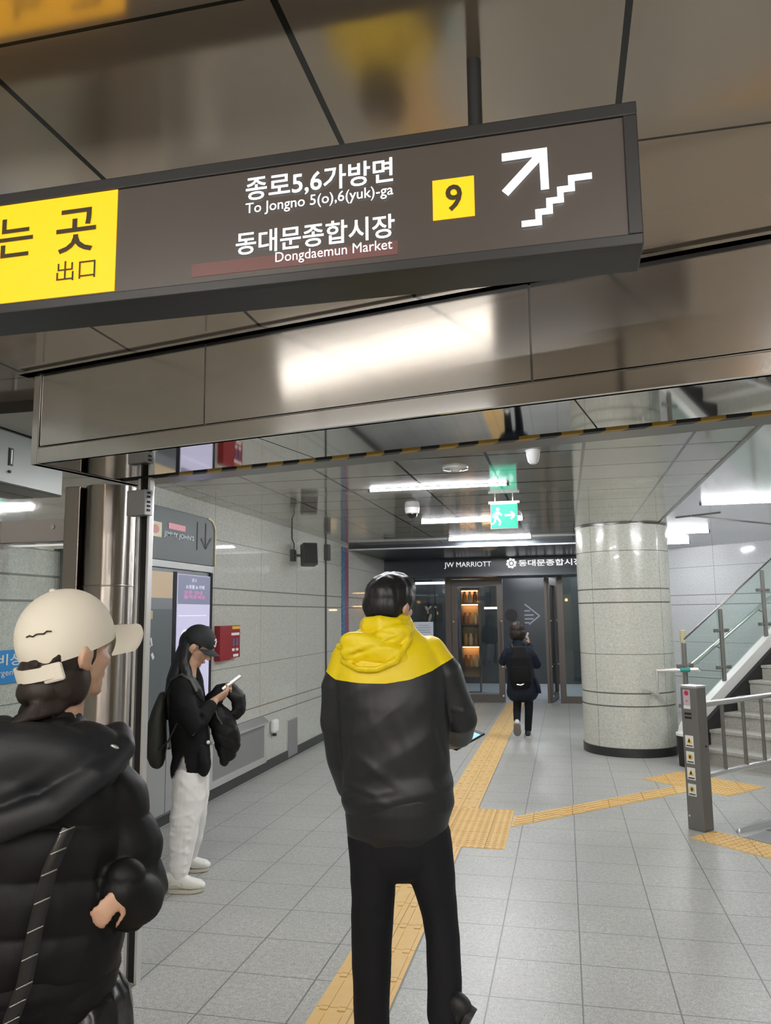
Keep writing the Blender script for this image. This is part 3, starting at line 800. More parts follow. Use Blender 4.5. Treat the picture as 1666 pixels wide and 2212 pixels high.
tactile('tactile_paving', 'yellow tactile strip from the square pad to the shop doors', [(-1.095, 6.93, -.785, 14.98)])
tactile('tactile_paving', 'square yellow tactile pad right of the walking man', [(-1.405, 5.80, -.478, 6.93)], None, True)
Mt = MF((-.475, 6.39, 0), -SA)
# branch: starts along the square pad's right edge
bm = bmesh.new()
prism(bm, [(-.470, 6.40), (-.470, 6.706), (.975, 8.137), (1.14, 7.99)], 0, .004)
for i, f in enumerate((.14, .38, .62, .86)):
    for j in range(8):
        L = 2.02; t0 = .06 + j * .245 + (.0, .06, .12, .18)[i] * 0; q = Vector((-.470 + .165 * (1 - f) * .1, 6.706 - .30 * f, 0)); e_ = Vector((.975 + .165 * f, 8.137 - .147 * f, 0))
        d_ = (e_ - q).normalized(); n_ = Vector((-d_.y, d_.x, 0)) * .014; a_ = q + d_ * (.03 + j * .248); b_ = a_ + d_ * .215
        if (b_ - q).length > (e_ - q).length - .01: continue
        prism(bm, [tuple((a_ + n_)[:2]), tuple((a_ - n_)[:2]), tuple((b_ - n_)[:2]), tuple((b_ + n_)[:2])], .003, .008)
o = tag(obj('tactile_paving', bm, M['tactile']), 'slanting yellow tactile strip from the square pad towards the stairs', 'tactile paving')
bm = bmesh.new(); bars(bm, 0, 0, .93, .60, MF((.689, 8.409, 0), -SA), dots=True)
tag(obj('tactile_paving', bm, M['tactile']), 'yellow tactile pad before the stairs behind the grey bollard', 'tactile paving')
bm = bmesh.new(); bars(bm, 0, 0, 1.86, .305, MF((.83, 6.335, 0), -SA), dots=True)
tag(obj('tactile_paving', bm, M['tactile']), 'yellow tactile strip at the foot of the grey bollard', 'tactile paving')

# ------------------------------------------------------------------ escalator landing and bollard
Me = MF((.83, 6.335, 0), -SA)
def groove():
    a = NT('grooved_steel'); x, y, z = a.xyz()
    f = a.math('LESS_THAN', a.math('WRAP', x, .022, 0.0), .011)
    a.l(a.mix(f, (.30, .30, .31), (.62, .62, .64)), a.b.inputs['Base Color']); a.b.inputs['Metallic'].default_value = .85; a.b.inputs['Roughness'].default_value = .3
    return a.m
o = tag(obj('comb_plate', B(.22, .315, 0, 1.9, .62, .006), groove()), 'grooved steel escalator plate behind the yellow strip', 'plate'); o.matrix_world = Me
o = tag(obj('landing_plate', B(.22, .63, 0, 1.9, 1.2, .006), M['steel_dark']), 'dark steel landing plate of the escalator', 'plate'); o.matrix_world = Me
bm = bmesh.new()
tube(bm, [(.13, .42, .0), (.13, .75, .0), (.13, 1.05, .0), (.22, 1.30, .0), (.45, 1.42, .0), (.9, 1.45, .0), (1.9, 1.45, .0)], [(.02, .03), (.05, .05), (.06, .055), (.06, .055), (.06, .055), (.06, .055), (.06, .055)], 12)
o = tag(obj('escalator_kerb', bm, M['ceil_right'], smooth=True), 'low rounded pale kerb curving behind the grey bollard', 'kerb'); o.matrix_world = Me
t = thing('escalator_handrail', 'black rubber escalator handrail loop at the right edge', 'handrail', (1.99, 7.60, 0), -SA)
bm = bmesh.new(); pts = []
for i in range(13):
    a = R(-90 + 15 * i); pts.append((0, -.17 * math.cos(a), .78 + .17 * math.sin(a)))
tube(bm, [(0, .78, .61)] + pts + [(0, .78, .95)], [(.042, .018)] * 15, 12, side=(1, 0, 0))
obj('belt', bm, M['black'], t, smooth=True)
obj('panel', B(-.01, -.13, .05, .01, .78, .93), M['steel_dark'], t)
obj('skirt', B(-.07, -.1, 0, .07, .78, .28), M['steel_dark'], t, bevel=.01)

bl = thing('safety_bollard', 'tall grey square bollard with four warning stickers by the escalator', 'bollard', (.858, 6.599, 0), -SA)
obj('body', B(0, 0, 0, .142, .122, 1.062), M['bollard'], bl, bevel=.006)
obj('cap', B(-.004, -.004, 1.062, .146, .126, 1.078), M['steel_rail'], bl, bevel=.003)
M['lilac'] = pm('lilac_label', (.55, .45, .50), .4)
lb = obj('instruction_label', B(.025, -.002, .90, .085, .001, 1.045), M['lilac'], bl)
bm = bmesh.new()
for i in range(1): poly_plate(bm, [(.055 + .019 * math.cos(k * math.pi / 9), 1.02 + .019 * math.sin(k * math.pi / 9)) for k in range(18)], (0, -.002, 0), U, V)
obj('red_disc', bm, pm('label_red', (.55, .03, .07), .4), lb)
obj('red_disc', poly_plate(bmesh.new(), rect(.05, .955, .06, .965), (0, -.002, 0), U, V), bpy.data.materials['label_red'], lb)
obj('white_strip', poly_plate(bmesh.new(), rect(.026, .902, .084, .925), (0, -.002, 0), U, V), M['white'], lb)
for z in (.865, .835): obj('speaker_slot', B(.028, -.002, z - .009, .088, .002, z + .007), M['black'], bl)
for i, z in enumerate((.655, .535, .415, .295)):
    s = obj('warning_sticker', B(.022, -.002, z - .045, .092, .001, z + .045), M['white'], bl, bevel=.0005)
    bm = bmesh.new(); poly_plate(bm, [(.057 + .02 * math.cos(k * math.pi / 8), z + .006 + .02 * math.sin(k * math.pi / 8)) for k in range(16)] if i % 2 else [(.057, z + .032), (.033, z - .012), (.081, z - .012)], (0, -.002, 0), U, V)
    obj('pictogram', bm, M['yellow_strip'], s)
    bm = bmesh.new(); poly_plate(bm, rect(.051, z - .006, .063, z + .016), (0, -.0045, 0), U, V); obj('pictogram', bm, M['black'], s)
    obj('caption_strip', poly_plate(bmesh.new(), rect(.03, z - .036, .084, z - .028), (0, -.002, 0), U, V), M['black'], s)
obj('lock', cyl(bmesh.new(), (.02, -.002, .10), (.02, .002, .10), .008, 12), M['steel_rail'], bl)
obj('lock', cyl(bmesh.new(), (.142, .08, .62), (.146, .08, .62), .008, 12), M['black'], bl)

t = thing('barrier_railing', 'bright steel barrier railing running back from the grey bollard', 'railing', (1.03, 6.69, 0), -R(41))
obj('top_rail', cyl(bmesh.new(), (0, 0, .922), (0, 1.75, .922), .024, 20), M['steel_rail'], t, smooth=True)
obj('bottom_rail', cyl(bmesh.new(), (0, 0, .378), (0, 1.75, .378), .022, 20), M['steel_rail'], t, smooth=True)
for y in (.27, .58, .87, 1.2, 1.55): obj('baluster', cyl(bmesh.new(), (0, y, .378), (0, y, .922), .015, 14), M['bollard'], t, smooth=True)
obj('end_post', cyl(bmesh.new(), (0, 1.75, 0), (0, 1.75, .945), .024, 20), M['steel_rail'], t, smooth=True)

# ------------------------------------------------------------------ stairs with glass balustrade
st = thing('staircase', 'grey stone stairs climbing away to the right', 'stairs', (1.354, 9.395, 0), -SA)
for k in range(10):
    bm = bmesh.new()
    box(bm, 0, .28 * k, 0 if k < 1 else .165 * (k - 1), 2.6, .28 * (k + 1) + (.02 if k < 9 else .74), .165 * (k + 1) - .03)
    box(bm, -.0, .28 * k - .018, .165 * (k + 1) - .03, 2.6, .28 * (k + 1) + (.0 if k < 9 else .74), .165 * (k + 1))
    obj('step', bm, M['stone'], st)
ba = thing('stair_balustrade', 'glass balustrade with steel posts and handrail along the stairs', 'balustrade', (1.354, 9.395, 0), -SA)
def slope(y, c, m=.52): return c + m * y
XB = -.10
bm = bmesh.new(); prism(bm, [(-.05, 0), (3.0, slope(3.0, .29)), (3.0, slope(3.0, .44)), (-.05, slope(-.05, .44)), (-.12, .30), (-.12, 0)], XB - .05, XB + .05, 'x')
obj('stringer', bm, pm('stringer_pale', (.66, .66, .64), .35), ba)
bm = bmesh.new(); prism(bm, [(-.05, 0), (3.0, 0), (3.0, slope(3.0, .30)), (-.05, slope(-.05, .30))], XB - .035, -.002, 'x')
obj('dark_skirt', bm, M['black'], ba)
for a, b in ((.07, .74), (.80, 1.69), (1.75, 2.7)):
    bm = bmesh.new(); prism(bm, [(a, slope(a, .48)), (b, slope(b, .48)), (b, slope(b, 1.31, .505)), (a, slope(a, 1.31, .505))], XB - .006, XB + .006, 'x')
    obj('glass_panel', bm, M['glass_green'], ba)
obj('top_edge_rail', tube(bmesh.new(), [(XB, .05, slope(.05, 1.315, .505)), (XB, 2.72, slope(2.72, 1.315, .505))], .011, 10), M['steel_dark'], ba, smooth=True)
for i, y in enumerate((.03, .77, 1.72, 2.72)):
    z0, z1 = slope(y, .40), slope(y, 1.27, .505)
    p = obj('post', cyl(bmesh.new(), (XB - .0, y, z0 if i else 0), (XB, y, z1), .026, 16), M['bollard'], ba, smooth=True)
    obj('cap', ell(bmesh.new(), (XB, y, z1), (.026, .026, .02), sub=2), M['bollard'], p, smooth=True)
    for f in (.28, .78):
        z = z1 + (z0 - z1) * f
        cb_ = bmesh.new(); cyl(cb_, (XB, y - .10, z), (XB, y + .10, z), .014, 10); box(cb_, XB - .02, y - .13, z - .02, XB + .02, y - .09, z + .02); box(cb_, XB - .02, y + .09, z - .02, XB + .02, y + .13, z + .02)
        obj('clamp', cb_, M['bollard'], p)
hx = XB - .10
hr = obj('handrail', tube(bmesh.new(), [(hx - .02, .20, .985), (hx, .24, 1.0), (hx, 2.9, slope(2.9, .905, .445))], .026, 16), M['steel_rail'], ba, smooth=True)
for y in (.77, 1.72, 2.6): obj('bracket', cyl(bmesh.new(), (hx, y, slope(y, .895, .445)), (XB, y, slope(y, .86, .445)), .009, 10), M['bollard'], hr, smooth=True)
# level run of the handrail to the column (world coordinates turned into the stair frame)
Mi = MF((1.354, 9.395, 0), -SA).inverted()
pw = [Mi @ Vector(p) for p in ((1.43, 9.41, 1.0), (1.20, 9.395, .998), (1.0, 9.39, .995))]
obj('handrail', tube(bmesh.new(), [(hx - .02, .22, .99)] + pw[:1] + pw, .023, 16), M['steel_rail'], ba, smooth=True)
pl_ = [Mi @ Vector(p) for p in ((.985, 9.39, .99), (.985, 9.40, .74), (.94, 9.60, .71))]
obj('handrail_leg', tube(bmesh.new(), pl_, .014, 12), M['steel_rail'], ba, smooth=True)
pg = [Mi @ Vector(p) for p in ((1.24, 9.397, 1.0), (1.33, 9.402, 1.0))]
obj('green_sleeve', tube(bmesh.new(), pg, .0245, 16), pm('green_sleeve', (.03, .30, .26), .4), ba, smooth=True)
t = thing('waste_bin', 'low black bin between the round column and the grey bollard', 'bin', (1.265, 9.20, 0))
obj('body', lathe(bmesh.new(), [(.12, 0), (.135, .30), (.135, .32)]), M['black'], t, smooth=True)
obj('rim', lathe(bmesh.new(), [(.13, .318), (.138, .32), (.138, .345), (.12, .345)]), M['white'], t, smooth=True)
t = thing('pale_post', 'short cream post rising behind the start of the glass balustrade', 'post', (1.39, 10.2, 0))
obj('post', B(-.025, -.025, 0, .03, .025, 1.42), M['cream'], t, bevel=.004)
obj('foot', B(-.05, -.05, 0, .055, .05, .02), M['steel_dark'], t)

# ------------------------------------------------------------------ things in the shop
for x, y in ((-2.6, 17.6), (-.7, 17.2), (.9, 17.4)):
    tube_light(x - .5, x + .5, y, 'slim tube added on the shop ceiling to brighten the interior', 'shop_fill_tube', 2.60, 'added tubes brightening the shop')  # added fill lamps that brighten the shop interior and its floor
t = thing('paper_notice', 'white paper notice taped inside the left shop window', 'notice', (-2.665, DY - .01, 1.36))
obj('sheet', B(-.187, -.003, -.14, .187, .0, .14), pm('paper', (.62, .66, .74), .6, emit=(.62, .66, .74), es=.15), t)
bm = bmesh.new()
for i, w_ in enumerate((.2, .28, .25, .28)): poly_plate(bm, rect(-w_ / 2, .07 - i * .045, w_ / 2, .08 - i * .045), (0, -.003, 0), U, V, .001)
obj('print', bm, pm('paper_print', (.3, .32, .38), .6), t)
t = thing('display_shelf', 'warm lit display shelf of goods behind the closed shop door', 'shelf', (-1.98, 16.9, 0))
obj('back', B(-.2, .2, .3, .2, .22, 2.2), pm('shelf_back_warm_glow', (.42, .24, .12), .5), t)  # warm shelf light is put into the back panel's colour
for z in (.5, .95, 1.4, 1.85, 2.15): obj('board', B(-.2, -.05, z, .2, .2, z + .025), M['brown_frame'], t)
for x in (-.2, .18): obj('upright', B(x, -.05, 0, x + .02, .2, 2.2), M['brown_frame'], t)
for z in (.93, 1.83, 2.12): obj('strip_light', B(-.17, .05, z, .17, .15, z + .015), M['shop_warm'], t)
GL = 'goods on the warm lit shop shelf'
random.seed(9)
mats = [pm('goods_amber', (.75, .36, .10), .4), pm('goods_cream', (.8, .62, .40), .4), pm('goods_brown', (.40, .16, .07), .4)]  # goods coloured more orange and bright to carry the shelf's warm glow
for z in (.525, .975, 1.425, 1.875):
    for i in range(3):
        t = tag(obj('jar', lathe(bmesh.new(), [(.045, 0), (.05, .02), (.05, .17), (.03, .2), (.03, .25)], (0, 0, 0), 16), mats[(i + int(z * 10)) % 3], smooth=True), 'small jar on the warm lit shelf behind the closed glass door', 'jar', GL)
        t.location = (-2.09 + .11 * i, 16.93, z)
t = thing('ceiling_lamp', 'small warm bar lamp seen through the closed shop door', 'lamp', (-1.50, 16.6, 1.76))
obj('bar', B(-.14, -.03, -.02, .14, .03, .02), M['shop_warm'], t)
obj('cord', cyl(bmesh.new(), (0, 0, .02), (0, 0, .84), .006, 8), M['black'], t)
t = thing('shop_lamp', 'white strip lamp glowing behind the left shop window', 'lamp', (-2.70, 16.2, 2.29))
obj('strip', B(-.33, -.03, -.025, .33, .03, .025), em('shop_white_strip', (.9, .95, 1.0), 2.5), t)
obj('bracket', B(-.02, -.02, .025, .02, .02, .31), M['black'], t)
for x, z in ((-1.88, 2.45), (-1.55, 2.45)):
    t = thing('shop_spotlight', 'warm ceiling spotlight over the shop shelf', 'lamp', (x, 16.0, 2.6), 0, 'warm spotlights over the shop shelf')
    obj('can', lathe(bmesh.new(), [(.04, 0), (.045, -.09)], (0, 0, 0), 16), M['black'], t, smooth=True)
    obj('lens', lathe(bmesh.new(), [(.035, -.088), (.035, -.095)], (0, 0, 0), 16), M['shop_warm'], t, smooth=True)
t = thing('shop_picture', 'dark picture with pale leaf shapes behind the left shop window', 'picture', (-2.68, 16.0, 1.66))
obj('stand', B(-.02, .02, -1.66, .02, .05, .2), M['black'], t)
obj('board', B(-.24, 0, -.2, .24, .02, .2), M['header'], t)
bm = bmesh.new()
for c, r_, a in (((-.08, .1), (.03, .06), .5), ((-.02, .12), (.02, .05), -.8), ((-.06, .02), (.02, .03), 0), ((-.02, -.09), (.03, .09), -.3), ((.10, .13), (.02, .03), 1)):
    poly_plate(bm, [(c[0] + r_[0] * math.cos(k * math.pi / 6) * math.cos(a) - r_[1] * math.sin(k * math.pi / 6) * math.sin(a), c[1] + r_[0] * math.cos(k * math.pi / 6) * math.sin(a) + r_[1] * math.sin(k * math.pi / 6) * math.cos(a)) for k in range(12)], (0, -.001, 0), U, V)
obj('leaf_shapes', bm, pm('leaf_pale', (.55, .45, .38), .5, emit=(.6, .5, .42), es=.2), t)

# ------------------------------------------------------------------ people
M['skin'] = pm('skin', (.56, .34, .23), .5, var=.06, vs=25)
M['hair'] = pm('black_hair', (.010, .010, .012), .42, spec=.4, bump=.4, bs=60, stretch=(3, 3, .5))
M['hair_brown'] = pm('dark_brown_hair', (.026, .018, .015), .5, spec=.3, bump=.3, bs=60, stretch=(3, 3, .5))
M['lash'] = pm('brow_dark', (.03, .02, .016), .6)
M['lip'] = pm('lip', (.42, .19, .16), .5)

def frame(f, up=(0, 0, 1)):
    f = Vector(f).normalized(); l = Vector(up).cross(f).normalized(); return f, l, f.cross(l)

def head(bm, c, fwd, s=1.0, up=(0, 0, 1), nose=True):
    """skull, jaw, nose, ears, lips and brow in one set of overlapping shells; c = centre of the skull"""
    f, l, u = frame(fwd, up); c = Vector(c)
    def P(a, b, h): return c + (f * a + l * b + u * h) * s
    def E(a, b, h, ra, rb, rh, tilt=0.0):
        Mx = Matrix((( f.x, l.x, u.x), (f.y, l.y, u.y), (f.z, l.z, u.z))).to_4x4()
        T = Matrix.Translation(P(a, b, h)) @ Mx @ Matrix.Rotation(tilt, 4, 'Y') @ Matrix.Diagonal((ra * s, rb * s, rh * s, 1))
        bmesh.ops.create_icosphere(bm, subdivisions=3, radius=1.0, matrix=T)
    E(-.008, 0, .02, .096, .076, .098)                 # cranium
    E(.028, 0, -.035, .064, .064, .078)                # face mass
    E(.045, 0, -.088, .042, .045, .034)                # jaw and chin
    E(.072, 0, -.108, .018, .022, .014)
    for sd in (-1, 1):
        E(.062, .034 * sd, -.035, .026, .022, .022)    # cheek
        E(.074, .032 * sd, .004, .012, .018, .009)     # eyelid
        E(-.012, .082 * sd, -.018, .021, .010, .034, .25)   # ear
        E(-.022, .088 * sd, -.014, .009, .009, .028, .25)
        E(.0, .078 * sd, -.045, .010, .006, .012)
    E(.080, 0, .022, .012, .045, .010)                 # brow
    tube(bm, [P(.084, 0, .008), P(.098, 0, -.018), P(.108, 0, -.036)], [.008 * s, .010 * s, .013 * s], 10)
    for sd in (-1, 1): E(.096, .010 * sd, -.040, .010, .008, .007)
    E(.088, 0, -.066, .010, .022, .006); E(.087, 0, -.076, .010, .019, .006)
    return P

def hand(bm, w, d, n, thumb=1, curl=.5, s=1.0, spread=0.05):
    """palm, four unequal fingers bent at three joints and a thumb leaving the side of the palm"""
    w = Vector(w); d = Vector(d).normalized(); n = Vector(n); n = (n - d * n.dot(d)).normalized(); sd = d.cross(n).normalized() * thumb
    k = w + d * .088 * s
    tube(bm, [w - d * .02 * s, w + d * .02 * s, w + d * .06 * s, k], [(.026 * s, .019 * s), (.034 * s, .017 * s), (.040 * s, .015 * s), (.038 * s, .013 * s)], 14, side=sd)
    for off, L, sp in ((.029, .070, 1.2), (.010, .079, .4), (-.010, .073, -.4), (-.028, .058, -1.3)):
        p = w + d * .078 * s + sd * off * s; dd = (d + sd * sp * spread).normalized(); pts = [p]; ang = 0
        for part, bend in ((.46, .7), (.30, 1.1), (.24, .8)):
            ang += curl * bend
            q = (dd * math.cos(ang) + n * math.sin(ang)).normalized(); p = p + q * L * part * s; pts.append(p)
        tube(bm, pts, [.0095 * s, .0088 * s, .0078 * s, .0066 * s], 10)
    p = w + d * .025 * s + sd * .028 * s; q = (d * .55 + sd * .75 + n * .35).normalized(); p2 = p + q * .042 * s
    q2 = (d * .9 + sd * .25 + n * (.25 + curl * .4)).normalized(); p3 = p2 + q2 * .032 * s; p4 = p3 + (q2 + n * .3 * curl).normalized() * .024 * s
    tube(bm, [p, p2, p3, p4], [.013 * s, .0115 * s, .010 * s, .0075 * s], 10)

def cap(parent, c, fwd, up, r, mat, name='cap', brim=.075, brim_w=.078, drop=.022, cut=-.012, tilt=.0, bz=.006):
    f, l, u = frame(fwd, up); c = Vector(c)
    Mx = Matrix(((f.x, l.x, u.x, c.x), (f.y, l.y, u.y, c.y), (f.z, l.z, u.z, c.z), (0, 0, 0, 1)))
    bm = bmesh.new(); bmesh.ops.create_uvsphere(bm, u_segments=48, v_segments=24, radius=1.0)
    for v in bm.verts:
        a = math.atan2(v.co.y, v.co.x); e = 1 - .012 * abs(math.sin(3 * a)) * (1 - abs(v.co.z))     # six panels
        v.co = Vector((v.co.x * r[0] * e, v.co.y * r[1] * e, v.co.z * r[2]))
    g = bm.verts[:] + bm.edges[:] + bm.faces[:]
    bmesh.ops.bisect_plane(bm, geom=g, plane_co=(0, 0, cut), plane_no=(0, 0, 1), clear_inner=True)
    bmesh.ops.holes_fill(bm, edges=[e for e in bm.edges if e.is_boundary])
    bm.transform(Mx); cp = obj(name, bm, mat, parent, smooth=True)
    def strip(z0, z1, ra, a0, a1, n=28, th=.003):
        b2 = bmesh.new(); rows = []
        for i in range(n + 1):
            a = a0 + (a1 - a0) * i / n; rows.append([b2.verts.new(Mx @ Vector((rr * r[0] * math.cos(a), rr * r[1] * math.sin(a), z))) for rr, z in ((ra, z0), (ra, z1), (ra - .06, z1), (ra - .06, z0))])
        for A, Bq in zip(rows, rows[1:]):
            for k in range(4): b2.faces.new((A[k], A[(k + 1) % 4], Bq[(k + 1) % 4], Bq[k]))
        b2.faces.new(rows[0]); b2.faces.new(rows[-1][::-1]); return b2
    b2 = bmesh.new(); n = 24; rows = []
    for j in range(9):
        t = j / 8; row = []
        for i in range(n + 1):
            a = R(-68 + 136 * i / n); x0, y0 = r[0] * .96 * math.cos(a), r[1] * .98 * math.sin(a)
            x1, y1 = r[0] * .9 * math.cos(a) + brim * math.cos(a * .62) ** .7, brim_w * math.sin(a) / math.sin(R(68))
            x, y = x0 + (x1 - x0) * t, y0 + (y1 - y0) * t
            row.append(Vector((x, y, cut + bz - drop * (y / brim_w) ** 2 - .012 * t + tilt * t)))
        rows.append(row)
    top = [[b2.verts.new(Mx @ p) for p in row] for row in rows]; bot = [[b2.verts.new(Mx @ (p - Vector((0, 0, .0045)))) for p in row] for row in rows]
    for G, fl in ((top, 0), (bot, 1)):
        for j in range(8):
            for i in range(n): b2.faces.new((G[j][i], G[j][i + 1], G[j + 1][i + 1], G[j + 1][i]))
    for j in range(8):
        for i in (0, n): b2.faces.new((top[j][i], top[j + 1][i], bot[j + 1][i], bot[j][i]))
    for i in range(n):
        for j in (0, 8): b2.faces.new((top[j][i], top[j][i + 1], bot[j][i + 1], bot[j][i]))
    obj('brim', b2, mat, cp, smooth=True)
    bb = ell(bmesh.new(), Mx @ Vector((0, 0, r[2])), (.008, .008, .005), sub=2); obj('button', bb, mat, cp, smooth=True)
    return cp, Mx, strip

def sneaker(name, heel, toe, parent, mat, sole_mat, w=.042, h=.075, up=(0, 0, 1)):
    """shoe from heel to toe (points on the sole line), with a separate sole"""
    H = Vector(heel); T = Vector(toe); d = (T - H); L = d.length; d.normalize(); u = Vector(up); u = (u - d * u.dot(d)).normalized(); s = u.cross(d)
    bm = bmesh.new()
    prof = ((.05, .030, .078), (.16, .036, .085), (.30, .037, .082), (.42, .037, .066), (.58, .040, .050), (.74, .045, .042), (.88, .042, .036), (.95, .030, .028))
    pts = [H + d * L * a + u * (.022 + hh * .5 * h / .075 - .006) for a, ww, hh in prof]
    tube(bm, pts, [(ww * w / .042, hh * .5 * h / .075) for a, ww, hh in prof], 18, side=s, power=2.4)
    o = fuse(name, bm, .006, mat, parent, 3)
    sb = bmesh.new(); out = []
    for i in range(28):
        a = 2 * math.pi * i / 28; x = .5 + .5 * math.cos(a); wd = (.040 if x < .4 else .040 + .008 * math.sin((x - .4) / .6 * math.pi)) * w / .042
        y = math.copysign(abs(math.sin(a)) ** .55, math.sin(a)) * wd
        out.append((x, y))
    lo = [sb.verts.new(H + d * L * x + s * y + u * (.003 + .012 * max(0, x - .75) ** 1 )) for x, y in out]; hi = [sb.verts.new(H + d * L * x + s * y * .97 + u * (.026 - .006 * x + .012 * max(0, x - .75))) for x, y in out]
    sb.faces.new(lo[::-1]); sb.faces.new(hi)
    for i in range(28): sb.faces.new((lo[i], lo[(i + 1) % 28], hi[(i + 1) % 28], hi[i]))
    obj('sole', sb, sole_mat, o, smooth=True)
    lc = bmesh.new()
    for a in (.36, .43, .50, .57):
        z = .022 + (.085 - (a - .3) * .15) * h / .075
        tube(lc, [H + d * L * a + s * .024 + u * (z - .012), H + d * L * (a + .01) + u * (z - .002), H + d * L * a - s * .024 + u * (z - .012)], .0035, 8)
    obj('laces', lc, sole_mat, o, smooth=True)
    ov = bmesh.new()
    for sg in (-1, 1):
        tube(ov, [H + d * L * .08 + s * .034 * sg + u * .045, H + d * L * .30 + s * .0405 * sg + u * .050, H + d * L * .50 + s * .0415 * sg + u * .036, H + d * L * .70 + s * .0445 * sg + u * .030], [.004, .006, .006, .003], 8)
        tube(ov, [H + d * L * .40 + s * .036 * sg + u * .066, H + d * L * .47 + s * .041 * sg + u * .045, H + d * L * .56 + s * .0425 * sg + u * .028], [.004, .005, .004], 8)
    obj('side_stripe', ov, sole_mat, o, smooth=True)
    return o

def split_mesh(o, name, fn, mat, parent):
    """cut the cloth of o along a seam: the part above the seam fn(x, y) becomes its own piece"""
    me = o.data; bm = bmesh.new(); bm.from_mesh(me)
    up = [f for f in bm.faces if f.calc_center_median().z > fn(f.calc_center_median().x, f.calc_center_median().y)]
    S_ = set(up)
    for v in bm.verts:
        a = sum(1 for f in v.link_faces if f in S_)
        if 0 < a < len(v.link_faces): v.co.z += (fn(v.co.x, v.co.y) - v.co.z) * .9
    b2 = bm.copy(); idx = {f.index for f in up}
    bm.faces.ensure_lookup_table(); b2.faces.ensure_lookup_table()
    bmesh.ops.delete(b2, geom=[f for f in b2.faces if f.index not in idx], context='FACES')
    bmesh.ops.delete(bm, geom=[f for f in bm.faces if f.index in idx], context='FACES')
    bm.to_mesh(me); bm.free(); m2 = bpy.data.meshes.new(name); b2.to_mesh(m2); b2.free()
    m2.materials.append(mat); m2.shade_smooth(); me.shade_smooth()
    return lnk(bpy.data.objects.new(name, m2), parent)

def interp(x, tab):
    for (a, va), (b, vb) in zip(tab, tab[1:]):
        if x <= b: return va + (vb - va) * max(0, min(1, (x - a) / (b - a)))
    return tab[-1][1]

# ---- the man in the yellow and black windbreaker, seen from behind
man = thing('person', 'man walking away in a yellow shouldered black windbreaker and black trousers', 'person', (-.643, 2.95, 0), R(12.30))
bm = bmesh.new()
hf = (math.sin(R(36)), math.cos(R(36)), -.03)
head(bm, (-.008, .025, 1.695), hf)
tube(bm, [(-.01, .0, 1.50), (-.01, .01, 1.58), (-.008, .02, 1.64)], [.062, .057, .056], 16)
tube(bm, [(0, 0, .84), (0, 0, .95), (0, 0, 1.15), (0, 0, 1.35), (-.01, 0, 1.47), (-.01, 0, 1.53)], [(.15, .10), (.16, .11), (.16, .11), (.18, .11), (.16, .09), (.09, .06)], 20, side=(1, 0, 0))
tube(bm, [(-.17, 0, 1.46), (-.215, .02, 1.22), (-.19, .16, 1.00)], [.05, .042, .03], 12)
tube(bm, [(.16, 0, 1.46), (.245, .02, 1.245), (.232, .24, 1.155)], [.05, .042, .03], 12)
tube(bm, [(-.085, 0, .86), (-.09, .0, .46), (-.09, .0, .09)], [.08, .055, .04], 14)
tube(bm, [(.09, 0, .86), (.125, 0, .72), (.160, -.02, .50), (.165, -.14, .26)], [.075, .07, .045, .035], 14)
hand(bm, (-.19, .17, .985), (.02, .12, -.2), (.9, .3, .1), 1, .5)
hand(bm, (.235, .26, 1.145), (.22, .95, -.05), (-.25, .05, .9), -1, .35)
fuse('body', bm, .0055, M['skin'], man, 3)
bm = bmesh.new()                                        # hair
f_, l_, u_ = frame(hf); hc = Vector((-.010, .012, 1.720))
ell(bm, hc, (.092, .104, .091), (0, 0, -R(36)))
ell(bm, hc - f_ * .048 + l_ * .006 + Vector((0, 0, -.035)), (.080, .058, .070), (0, 0, -R(36)))
ell(bm, hc + f_ * .03 + Vector((.0, 0, .025)), (.088, .07, .07), (0, 0, -R(36)))
ell(bm, hc - f_ * .038 - l_ * .026 + Vector((0, 0, -.04)), (.052, .050, .055), (0, 0, -R(36)))
ell(bm, hc - f_ * .026 + l_ * .036 + Vector((0, 0, -.04)), (.056, .058, .062), (0, 0, -R(36)))
def hp(me): wrinkle(me, .0045, (26, 26, 7), 3.1)
fuse('hair', bm, .005, M['hair'], man, 3, hp)
M['jacket'] = pm('windbreaker_black', (.016, .0175, .0205), .44, var=.1, vs=8, bump=.15, bs=500)
M['jacket_yellow'] = pm('windbreaker_yellow', (.88, .67, .003), .45, bump=.1, bs=500)
M['trouser'] = pm('black_trousers', (.011, .0115, .015), .8, spec=.3)
bm = bmesh.new()
tube(bm, [(.010, 0, .965), (.008, 0, 1.05), (.002, 0, 1.18), (-.006, 0, 1.32), (-.012, -.005, 1.42), (-.016, -.005, 1.49), (-.016, 0, 1.540), (-.012, .005, 1.575), (-.010, .01, 1.605)],
     [(.172, .115), (.198, .145), (.202, .150), (.212, .150), (.216, .135), (.192, .118), (.166, .100), (.128, .088), (.088, .074)], 36, side=(1, 0, 0), power=2.35)
tube(bm, [(.020, 0, .965), (.012, 0, 1.0), (.006, 0, 1.06)], [(.203, .150), (.211, .158), (.200, .147)], 36, side=(1, 0, 0), power=2.3)
tube(bm, [(-.165, .0, 1.475), (-.205, .0, 1.38), (-.212, .015, 1.24), (-.198, .09, 1.10), (-.178, .17, .98)], [.072, .068, .064, .060, .050], 20)
tube(bm, [(.135, .0, 1.50), (.190, .0, 1.42), (.228, .01, 1.33), (.254, .03, 1.25), (.252, .12, 1.19), (.225, .24, 1.155)], [.068, .072, .066, .064, .058, .046], 20)
